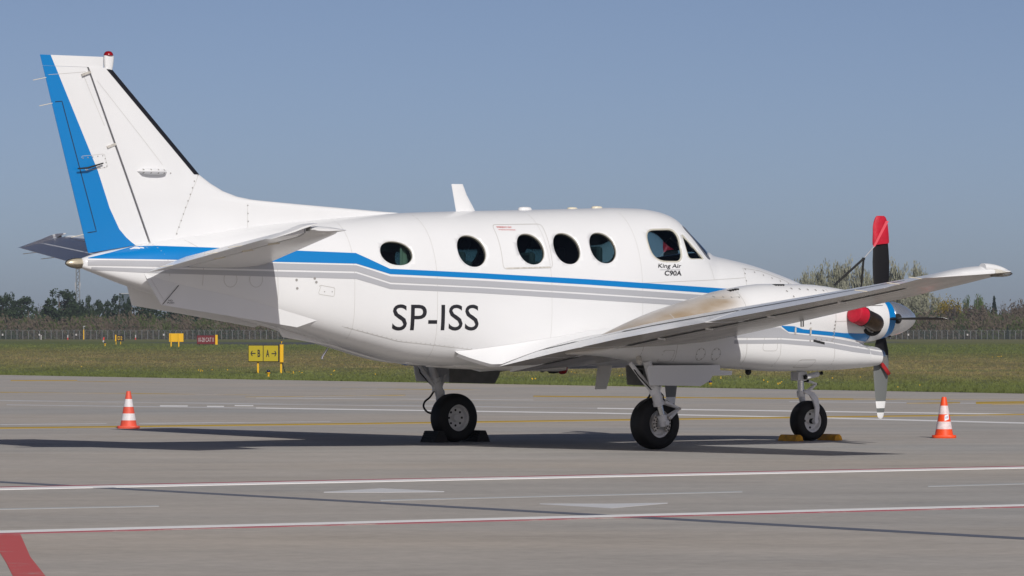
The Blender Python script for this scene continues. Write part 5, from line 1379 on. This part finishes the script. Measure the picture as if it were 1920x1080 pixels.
for z0, w in ((sz(533, d), 1.0), (sz(540, d), .85)):
    for a in (-1, 1): mb = MB(); mb.box((a*w*.8, -.6, z0), (.16, .1, .65)); mb.build('aerial', M['signwhite'], e, smooth=False)
d = 1250.0
e = empty('distant_building', (sx(234, d), d, 0), 0); tag(e, 'small blue-grey roof block showing above the trees behind the tail', 'building')
mb = MB(); mb.box((0, 3, sz(551, d)/2), (1.6, 3, sz(551, d)/2)); mb.build('wall', mat('far_cladding', (.07, .095, .12), .7), e, smooth=False)
mb = MB(); mb.box((0, 3, sz(551, d)+.1), (1.75, 3.15, .12)); mb.build('roof_edge', M['galv'], e, smooth=False)

# ================================================================== perimeter fence
FD = 955.0
fe = empty('perimeter_fence', (0, FD, 0), 0); tag(fe, 'long wire mesh perimeter fence with angled post tops in front of the trees', 'fence')
mb = MB(); mb.box((0, 0, .9), (.055, .055, .9)); mb.tube([(0, 0, 1.75), (-.32, -.05, 2.12)], .05, 4); mb.tube([(0, 0, 1.75), (.32, .05, 2.12)], .05, 4)
p0 = mb.build('post', M['postgrey'], fe, smooth=False); pme = p0.data; p0.location = (-140, 0, 0)
nposts = 222
mb = MB()
for i in range(440):
    x = (-420+i*1.27) if i < 220 else (142+(i-220)*1.27); mb.box((x, 0, .9), (.055, .055, .9))
tag(mb.build('far_posts', M['postgrey'], fe, smooth=False, fix=False), kind='stuff')
for i in range(1, nposts):
    o = bpy.data.objects.new('post', pme); COL.objects.link(o); o.parent = fe; o.location = (-140+i*1.27+rnd.uniform(-.06, .06), 0, 0); o.scale = (1, 1, rnd.uniform(.96, 1.05))
def mesh_mat():
    m = bpy.data.materials.new('fence_wire'); m.use_nodes = True; nt = m.node_tree; nt.nodes.clear()
    out = nt.nodes.new('ShaderNodeOutputMaterial'); tr = nt.nodes.new('ShaderNodeBsdfTransparent'); df = nt.nodes.new('ShaderNodeBsdfDiffuse'); df.inputs[0].default_value = (.065, .07, .068, 1)
    mx = nt.nodes.new('ShaderNodeMixShader'); tc = nt.nodes.new('ShaderNodeTexCoord'); nz = nt.nodes.new('ShaderNodeTexNoise'); nz.inputs['Scale'].default_value = .6
    mr = nt.nodes.new('ShaderNodeMapRange'); mr.inputs[3].default_value = .30; mr.inputs[4].default_value = .52
    nt.links.new(tc.outputs['Object'], nz.inputs['Vector']); nt.links.new(nz.outputs[0], mr.inputs[0]); nt.links.new(mr.outputs[0], mx.inputs[0])
    nt.links.new(tr.outputs[0], mx.inputs[1]); nt.links.new(df.outputs[0], mx.inputs[2]); nt.links.new(mx.outputs[0], out.inputs[0]); return m
mb = MB(); mb.add([(-421, .12, 0), (422, .12, 0), (422, .12, 1.8), (-421, .12, 1.8)], [(0, 1, 2, 3)]); mb.build('wire_mesh', mesh_mat(), fe, smooth=False, fix=False)
mb = MB()
for z, y in ((1.92, -.2), (2.08, -.35), (1.92, .2), (2.08, .35)): mb.tube([(-141, y*.1, z), (142, y*.1, z)], .016, 4)
mb.build('barbed_wire', M['postgrey'], fe, smooth=False)
for px in (74, 5, 143, 307, 1814, 1703):   # small white notice plates
    mb = MB(); mb.box((sx(px, FD), -.12, 1.05), (.17, .01, .2)); mb.build('notice_plate', M['signwhite'], fe, smooth=False)

# ================================================================== trees
def leaf_mat(name, c1, c2, scale=.35, transl=.25):
    m = mat(name, c1, .85, 0, 0, .15); nt = m.node_tree; b = nt.nodes['Principled BSDF']
    oi = nt.nodes.new('ShaderNodeObjectInfo'); tc = nt.nodes.new('ShaderNodeTexCoord'); nz = nt.nodes.new('ShaderNodeTexNoise'); nz.inputs['Scale'].default_value = scale; nz.inputs['Detail'].default_value = 4
    nt.links.new(tc.outputs['Object'], nz.inputs['Vector'])
    ad = nt.nodes.new('ShaderNodeMath'); ad.operation = 'MULTIPLY_ADD'; ad.inputs[1].default_value = .5; nt.links.new(oi.outputs['Random'], ad.inputs[0]); nt.links.new(nz.outputs[0], ad.inputs[2])
    mr = nt.nodes.new('ShaderNodeMapRange'); mr.inputs[1].default_value = .45; mr.inputs[2].default_value = 1.05; nt.links.new(ad.outputs[0], mr.inputs[0])
    mx = nt.nodes.new('ShaderNodeMix'); mx.data_type = 'RGBA'; mx.inputs[6].default_value = (*c1, 1); mx.inputs[7].default_value = (*c2, 1)
    nt.links.new(mr.outputs[0], mx.inputs[0]); nt.links.new(mx.outputs[2], b.inputs['Base Color']); return m
M['bark'] = mat('bark', (.085, .068, .052), .9, var=(3, .3, 4)); M['barkpale'] = mat('bark_pale', (.20, .19, .15), .9, var=(3, .2, 4))
M['pine'] = leaf_mat('pine_needles', (.020, .036, .018), (.036, .056, .026)); M['brown'] = leaf_mat('bare_brown_twigs', (.085, .066, .052), (.118, .094, .070)); M['pale'] = leaf_mat('pale_budding_twigs', (.215, .215, .145), (.285, .285, .215))
M['olive'] = leaf_mat('yellow_green_buds', (.215, .165, .022), (.27, .205, .030)); M['fresh'] = leaf_mat('fresh_green_leaves', (.062, .100, .022), (.088, .130, .030)); M['spruce'] = leaf_mat('spruce_needles', (.014, .026, .020), (.024, .040, .028))
M['shrubgreen'] = leaf_mat('shrub_leaves', (.046, .066, .018), (.070, .086, .028)); M['twiggrey'] = leaf_mat('bare_grey_twigs', (.12, .115, .11), (.16, .15, .145)); M['blossom'] = leaf_mat('white_blossom', (.20, .20, .135), (.27, .27, .2))
def leafcards(rg, pts, size, up=0.0, aspect=1.0):
    v = []; f = []
    for p in pts:
        n = Vector((rg.gauss(0, 1), rg.gauss(0, 1), rg.gauss(0, 1))).normalized(); a = n.orthogonal().normalized()
        if up: a = (a*(1-up)+Vector((rg.gauss(0, .22), rg.gauss(0, .22), 1))*up).normalized()
        b = n.cross(a).normalized(); s = size*rg.uniform(.55, 1.35); i = len(v)
        v += [p+a*s*aspect+b*s*.12, p+b*s*.55, p-a*s*aspect*.8-b*s*.1, p-b*s*.5]; f.append((i, i+1, i+2, i+3))
    return v, f
def make_tree(kind, seed):
    rg = random.Random(seed); trunk = MB(); pts = []; H = 10.0
    if kind == 'pine':
        trunk.tube([(0, 0, 0), (rg.uniform(-.2, .2), 0, 4), (rg.uniform(-.4, .4), 0, 8.6)], [.32, .22, .08], 7)
        cl = []
        for k in range(46):
            z = rg.uniform(.10, .95)*H; w = 3.05*math.sin(min(1, (1.04-z/H)*1.9+.12)*math.pi/2)*(1 if z > 2.5 else .75); a = rg.uniform(0, 6.28); r = w*math.sqrt(rg.random())
            cl.append((Vector((r*math.cos(a), r*math.sin(a), z)), rg.uniform(.65, 1.2)))
            if k % 2 == 0: trunk.tube([(0, 0, z-.7), (r*math.cos(a)*.9, r*math.sin(a)*.9, z-.1)], [.07, .03], 4)
        for c, r in cl:
            for _ in range(92):
                d = Vector((rg.gauss(0, 1), rg.gauss(0, 1), rg.gauss(0, .6))); d = d.normalized()*r*rg.uniform(.55, 1.0)**.5; pts.append(c+d)
        lv = leafcards(rg, pts, .30); cm, bm_ = 'pine', 'bark'
    elif kind == 'spruce':
        trunk.tube([(0, 0, 0), (0, 0, 10)], [.25, .03], 6)
        for k in range(26):
            z = .8+9.0*k/26; w = 2.3*(1-z/10.4)
            for j in range(9):
                a = rg.uniform(0, 6.28); L = w*rg.uniform(.7, 1.05)
                for q in range(9):
                    t = (q+1)/9; pts.append(Vector((L*t*math.cos(a), L*t*math.sin(a), z-.45*t+rg.gauss(0, .1))))
        lv = leafcards(rg, pts, .30); cm, bm_ = 'spruce', 'bark'
    elif kind in ('pale', 'fresh'):
        trunk.tube([(0, 0, 0), (.1, 0, 4), (0, 0, 9)], [.22, .15, .05], 6)
        for k in range(26 if kind == 'pale' else 20):
            z0 = rg.uniform(.8, 5.5); a = rg.uniform(0, 6.28); L = rg.uniform(3, 4.6); tl = rg.uniform(.28, .5) if kind == 'pale' else rg.uniform(.15, .3)
            p0 = Vector((0, 0, z0)); d = Vector((math.cos(a)*tl, math.sin(a)*tl, 1)).normalized(); p1 = p0+d*L
            if p1.z > 10: p1 = p0+d*(10-z0)/d.z*.98
            trunk.tube([p0, p0.lerp(p1, .5)+Vector((rg.gauss(0, .1), rg.gauss(0, .1), 0)), p1], [.07, .045, .015], 4)
            for j in range(130 if kind == 'pale' else 110):
                t = rg.uniform(.15, 1.05); pts.append(p0.lerp(p1, t)+Vector((rg.gauss(0, .30), rg.gauss(0, .30), rg.gauss(0, .3))))
        lv = leafcards(rg, pts, .17 if kind == 'pale' else .16, .8, 1.6); cm, bm_ = kind, 'barkpale'
    elif kind in ('brown', 'twiggrey', 'olive', 'shrubgreen', 'blossom'):
        trunk.tube([(0, 0, 0), (rg.uniform(-.2, .2), 0, 3), (rg.uniform(-.4, .4), 0, 6.5)], [.18, .13, .06], 6)
        wide = {'brown': 2.9, 'twiggrey': 2.4, 'olive': 3.2, 'shrubgreen': 4.2, 'blossom': 4.4}[kind]; tips = []
        for k in range(30):
            z0 = rg.uniform(.3, 4.5); a = rg.uniform(0, 6.28); z1 = z0+rg.uniform(2.2, 5.2); z1 = min(z1, 9.9-abs(rg.gauss(0, .7))); r = wide*math.sqrt(rg.random())*math.sin(max(.12, min(1, (10.6-z1)/5.2))*math.pi/2)
            p0 = Vector((0, 0, z0)); p1 = Vector((r*math.cos(a), r*math.sin(a), z1)); pm = p0.lerp(p1, .55)+Vector((0, 0, -.3))
            trunk.tube([p0, pm, p1], [.07, .05, .02], 4); tips.append((p0, pm, p1))
        nn = {'twiggrey': 26}.get(kind, 78)
        for p0, pm, p1 in tips:
            for j in range(nn):
                t = rg.uniform(.35, 1.08); q = p0.lerp(p1, t); s_ = .30+.42*t; pts.append(q+Vector((rg.gauss(0, s_), rg.gauss(0, s_), rg.gauss(0, s_*.8))))
        up = .55 if kind in ('brown', 'twiggrey') else .15
        lv = leafcards(rg, pts, {'twiggrey': .17}.get(kind, .27), up, 1.6 if up > .3 else 1.0); cm, bm_ = kind, 'bark'
    c = mesh_ob('crown', lv[0], lv[1], M[cm], None, smooth=False); t = trunk.build('trunk', M[bm_], None)
    cme, tme = c.data, t.data; bpy.data.objects.remove(c); bpy.data.objects.remove(t); return cme, tme
TREES = {k: [make_tree(k, 11*i+hash_) for i in range(n)] for k, n, hash_ in (('pine', 3, 101), ('spruce', 1, 202), ('pale', 3, 303), ('fresh', 1, 404), ('brown', 4, 505), ('twiggrey', 1, 606), ('olive', 1, 707), ('shrubgreen', 2, 808), ('blossom', 1, 909))}
NAMES = {'pine': 'pine_tree', 'spruce': 'spruce_tree', 'pale': 'willow_tree', 'fresh': 'poplar_tree', 'brown': 'bare_tree', 'twiggrey': 'bare_tree', 'olive': 'budding_tree', 'shrubgreen': 'green_shrub', 'blossom': 'blossoming_shrub'}
CATS = {'pine': 'pine', 'spruce': 'spruce', 'pale': 'tree', 'fresh': 'poplar', 'brown': 'tree', 'twiggrey': 'tree', 'olive': 'tree', 'shrubgreen': 'shrub', 'blossom': 'shrub'}
def tree(kind, px, top_py, width_px, d, label, group=None):
    """stands at picture column px, its top reaching row top_py, at distance d"""
    h = sz(top_py, d); w = width_px*d/F_PX; v = rnd.choice(TREES[kind]); nat = {'pine': 6.6, 'spruce': 4.6, 'pale': 5.0, 'fresh': 3.2, 'brown': 6.6, 'twiggrey': 5.6, 'olive': 7, 'shrubgreen': 9.5, 'blossom': 9.5}[kind]
    e = empty(NAMES[kind], (sx(px, d), d, -.05), rnd.uniform(0, 6.28)); s = w/nat; e.scale = (s, s, h/9.9)
    tag(e, label, CATS[kind], group)
    for nm, me in zip(('crown', 'trunk'), v): link(bpy.data.objects.new(nm, me), e)
    return e
LEFT = [('pine', 4, 556, 44, 1010, 'dark pine cut by the left edge of the picture'), ('pine', 17, 551, 30, 1035, 'narrow dark pine with a pointed top, second from the left edge'), ('pine', 42, 557, 46, 1015, 'rounded dark pine third from the left edge'),
        ('twiggrey', 77, 566, 34, 1060, 'bare grey tree in the gap left of the largest pine'), ('pine', 113, 545, 60, 1005, 'largest dark pine, tall and broad, left of the lattice tower'), ('pine', 136, 549, 36, 1025, 'dark pine directly below the lattice tower'),
        ('pine', 167, 556, 22, 1020, 'slim pointed dark pine right of the lattice tower'), ('pine', 185, 563, 28, 1030, 'dark pine second to the right of the lattice tower'), ('pine', 203, 565, 26, 1022, 'dark pine third to the right of the lattice tower'),
        ('pine', 222, 554, 38, 1012, 'broad dark pine left of the blue-grey roof block'), ('pine', 250, 559, 40, 1018, 'dark pine just behind the aft strakes'), ('pine', 284, 566, 44, 1015, 'dark pine below the nearer strake'),
        ('pine', 330, 572, 48, 1020, 'dark pine above the plain yellow sign'), ('pine', 372, 575, 44, 1016, 'dark pine above the dark red runway sign')]
for k, px, ty, w, d, lab in LEFT: tree(k, px, ty, w*1.18, d, lab)
for k, px, ty, w, d, lab in [('shrubgreen', 75, 603, 40, 985, 'olive green shrub at the foot of the pines, left'), ('shrubgreen', 100, 600, 34, 992, 'olive green shrub in front of the largest pine'), ('fresh', 152, 589, 22, 995, 'light green young tree under the lattice tower'), ('fresh', 168, 591, 20, 996, 'light green young tree right of the lattice tower'),
                             ('blossom', 402, 600, 38, 985, 'pale blossoming shrub above the dark red runway sign'), ('shrubgreen', 366, 609, 28, 980, 'green shrub left of the pale blossoming shrub'), ('shrubgreen', 432, 606, 34, 984, 'green shrub right of the pale blossoming shrub'), ('blossom', 200, 615, 26, 978, 'low pale shrub behind the fence above the black sign')]:
    tree(k, px, ty, w, d, lab)
R_PALE = [(1500, 509, 40), (1516, 498, 44), (1540, 494, 48), (1563, 486, 46), (1582, 480, 40), (1608, 482, 46), (1622, 500, 40), (1662, 494, 44), (1684, 484, 44), (1712, 487, 42), (1732, 497, 30), (1690, 545, 46), (1708, 548, 46), (1728, 552, 44), (1752, 548, 40), (1764, 560, 36)]
for i, (px, ty, w) in enumerate(R_PALE):
    back = ty < 520
    tree('pale', px, ty, w, 1075+rnd.uniform(-12, 12) if back else 1030+rnd.uniform(-8, 8), ('tall pale budding willow, %s to the right of the airplane nose' % ('first second third fourth fifth sixth seventh eighth ninth tenth eleventh'.split()[i]) if back else 'lower pale willow beside the spinner, %s from the left of its row' % ('first second third fourth fifth'.split()[i-11])), 'pale willows beyond the fence')
for k, px, ty, w, d, lab in [('olive', 1784, 547, 46, 1008, 'yellow-green budding tree under the wing tip'), ('olive', 1768, 552, 34, 1010, 'smaller yellow-green tree left of the larger one under the wing tip'), ('fresh', 1811, 546, 17, 1050, 'slim fresh green poplar, left of the pair'), ('fresh', 1833, 544, 22, 1052, 'taller fresh green poplar, right of the pair'), ('fresh', 1843, 550, 14, 1054, 'narrow green poplar beside the taller one'),
                             ('spruce', 1864, 553, 34, 1004, 'dark pointed spruce at the far right'), ('spruce', 1797, 564, 18, 1015, 'small dark conifer between the yellow-green tree and the poplars'), ('twiggrey', 1884, 561, 26, 1045, 'bare grey tree right of the pointed spruce'), ('brown', 1905, 563, 40, 1018, 'brown bare tree near the right edge'), ('brown', 1925, 560, 40, 1025, 'brown bare tree cut by the right edge'), ('spruce', 1889, 609, 10, 975, 'tiny dark conifer behind the fence at the right')]:
    tree(k, px, ty, w, d, lab)
for k, px, ty, w, lab in [('shrubgreen', 1712, 612, 34, 'fresh green bush behind the spinner tip'), ('shrubgreen', 1735, 592, 60, 'broad green shrub behind the propeller blade'), ('shrubgreen', 1690, 600, 50, 'green shrub behind the nearer spinner'), ('brown', 1758, 600, 46, 'brown bare tree behind the horizontal propeller blade'), ('brown', 1786, 572, 50, 'brown bare tree below the yellow-green tree'), ('brown', 1815, 566, 50, 'brown bare tree below the pair of poplars'), ('brown', 1846, 568, 48, 'brown bare tree left of the spruce'), ('shrubgreen', 1835, 585, 34, 'green shrub below the poplars'), ('shrubgreen', 1862, 596, 40, 'green shrub below the spruce'), ('brown', 1884, 582, 36, 'brown bare tree below the grey tree'), ('shrubgreen', 1800, 606, 50, 'green shrub along the fence below the poplars')]:
    tree(k, px, ty, w, 1000+rnd.uniform(-6, 6), lab)
# the brown thicket behind the fence reads as one mass
v = []; f = []; mi = []; rg = random.Random(5)
def thicket(x0, x1, top, n, y0=975, y1=1012):
    for _ in range(n):
        x = rg.uniform(x0, x1); y = rg.uniform(y0, y1); hh = top*(.74+.30*noise.noise(Vector((x*.13, y*.05, 2.2)))+.34*noise.noise(Vector((x*.42, y*.2, 7)))+.2*noise.noise(Vector((x*1.3, y*.5, 3))))*rg.uniform(.82, 1.08)
        z = hh*(1-(1-rg.random())**.5 if rg.random() < .4 else rg.random()); n_ = Vector((rg.gauss(0, .5), -1+rg.gauss(0, .6), rg.gauss(0, .6))).normalized(); a = (n_.orthogonal().normalized()*.4+Vector((rg.gauss(0, .3), 0, 1))*.6).normalized(); b = n_.cross(a).normalized(); s = rg.uniform(.14, .36); i = len(v); p = Vector((x, y, z))
        v.extend([p+a*s*1.7+b*s*.1, p+b*s*.5, p-a*s*1.3, p-b*s*.45]); f.append((i, i+1, i+2, i+3)); g = noise.noise(Vector((x*.16, y*.12+z*.3, 11)))+rg.gauss(0, .16); mi.append(1 if g > .20 else (2 if g < -.38 else 0))
def pinewood(x0, x1, top, n):
    for _ in range(n):
        x = rg.uniform(x0, x1); y = rg.uniform(1035, 1062); hh = top*(.78+.34*noise.noise(Vector((x*.16, y*.02, 5.5)))+.22*noise.noise(Vector((x*.55, y*.1, 1.2)))); z = hh*math.sqrt(rg.random()) if rg.random() < .7 else hh*rg.random()
        n_ = Vector((rg.gauss(0, .6), -1+rg.gauss(0, .7), rg.gauss(0, .7))).normalized(); a = n_.orthogonal().normalized(); b = n_.cross(a).normalized(); s = rg.uniform(.16, .42); i = len(v); p = Vector((x, y, z))
        v.extend([p+a*s, p+b*s*.7, p-a*s*.9, p-b*s*.6]); f.append((i, i+1, i+2, i+3)); mi.append(2)
pinewood(-140, -35, 8.3, 26000); pinewood(-35, 62, 7.0, 8000)
thicket(-135, -40, 6.2, 36000); thicket(-40, 60, 6.0, 12000); thicket(60, 140, 7.2, 38000)
for a0, a1, tp in ((-420, -135, 6.5), (140, 420, 7.5)): thicket(a0, a1, tp, 14000); pinewood(a0, a1, 8.5, 12000)
o = mesh_ob('thicket', v, f, [M['brown'], M['shrubgreen'], M['pine']], None, smooth=False, mi=mi); tag(o, 'brown leafless thicket massed behind the perimeter fence', 'thicket', kind='stuff')

# ================================================================== grass, weeds
rg = random.Random(21); v = []; f = []
nrm = Vector((edir.y, -edir.x)); nrm = nrm if nrm.y > 0 else -nrm
def tuft(x, y, h, n, col=None):
    for _ in range(n):
        a = rg.uniform(0, 6.28); dx, dy = math.cos(a)*rg.uniform(.0, .09), math.sin(a)*rg.uniform(0, .09); lx, ly = rg.gauss(0, .4)*h, rg.gauss(0, .4)*h; w = h*rg.uniform(.10, .2); hh = h*rg.uniform(.6, 1.2); i = len(v)
        v.extend([(x+dx-w, y+dy, -.03), (x+dx+w, y+dy, -.03), (x+dx+lx, y+dy+ly, -.03+hh)]); f.append((i, i+1, i+2))
for _ in range(9000):      # fringe along the concrete
    t = rg.uniform(-30, 75); p = EDGE_A+edir*t+nrm*(abs(rg.gauss(0, .9))-.05); tuft(p.x, p.y, rg.uniform(.05, .12), 4)
for _ in range(42000):
    y = 92+420*rg.random()**2.0; x = rg.uniform(-.135, .135)*y; q = Vector((x, y)); dd = (q-EDGE_A).dot(nrm)
    if dd < .3: continue
    tuft(x, y, rg.uniform(.03, .085)*(1+max(0, y-180)/260), 4 if y < 220 else 3)
o = mesh_ob('grass', v, f, M['blades'], None, smooth=False); tag(o, 'short green and straw-coloured grass beyond the concrete', 'grass', kind='stuff')
v = []; f = []
def flower(px, py, n, spread):
    x0, y0 = gp(px, py)
    for _ in range(max(2, n//2)):
        x, y = x0+rg.gauss(0, spread), y0+rg.gauss(0, spread*2); r = rg.uniform(.011, .020); z = rg.uniform(.04, .10); i = len(v)
        v.extend([(x+r*math.cos(k*math.pi/3), y, z+r*.8*math.sin(k*math.pi/3)) for k in range(6)]); f.append(tuple(range(i, i+6)))
for px, py, n, sp_ in ((546, 702, 16, .12), (425, 697, 3, .2), (640, 699, 3, .3), (997, 716, 6, .15), (1062, 703, 4, .5), (1354, 713, 8, .35), (1450, 720, 6, .25), (1452, 724, 6, .12), (1164, 709, 6, .3), (1877, 671, 14, .3), (1719, 729, 4, .15), (1600, 712, 4, 1.2), (374, 699, 8, .14), (140, 690, 3, .6), (800, 707, 4, .8)): flower(px, py, n, sp_)
o = mesh_ob('dandelions', v, f, mat('dandelion_yellow', (.75, .42, .008), .7), None, smooth=False); tag(o, 'scattered yellow dandelions in the grass edge', 'flowers', kind='stuff')

# ================================================================== spring haze over the airfield
mb = MB(); mb.box((0, 4300, 26), (4100, 4900, 27.2)); hz_ob = mb.build('haze', [], None, smooth=False)
hm = bpy.data.materials.new('haze_air'); hm.use_nodes = True; hm.node_tree.nodes.clear()
ho = hm.node_tree.nodes.new('ShaderNodeOutputMaterial'); hv = hm.node_tree.nodes.new('ShaderNodeVolumePrincipled')
hv.inputs['Color'].default_value = (.66, .75, .88, 1); hv.inputs['Density'].default_value = .00010; hv.inputs['Anisotropy'].default_value = .0
hm.node_tree.links.new(hv.outputs[0], ho.inputs['Volume']); hz_ob.data.materials.append(hm)
tag(hz_ob, 'thin pale haze over the whole airfield', 'haze', kind='stuff')
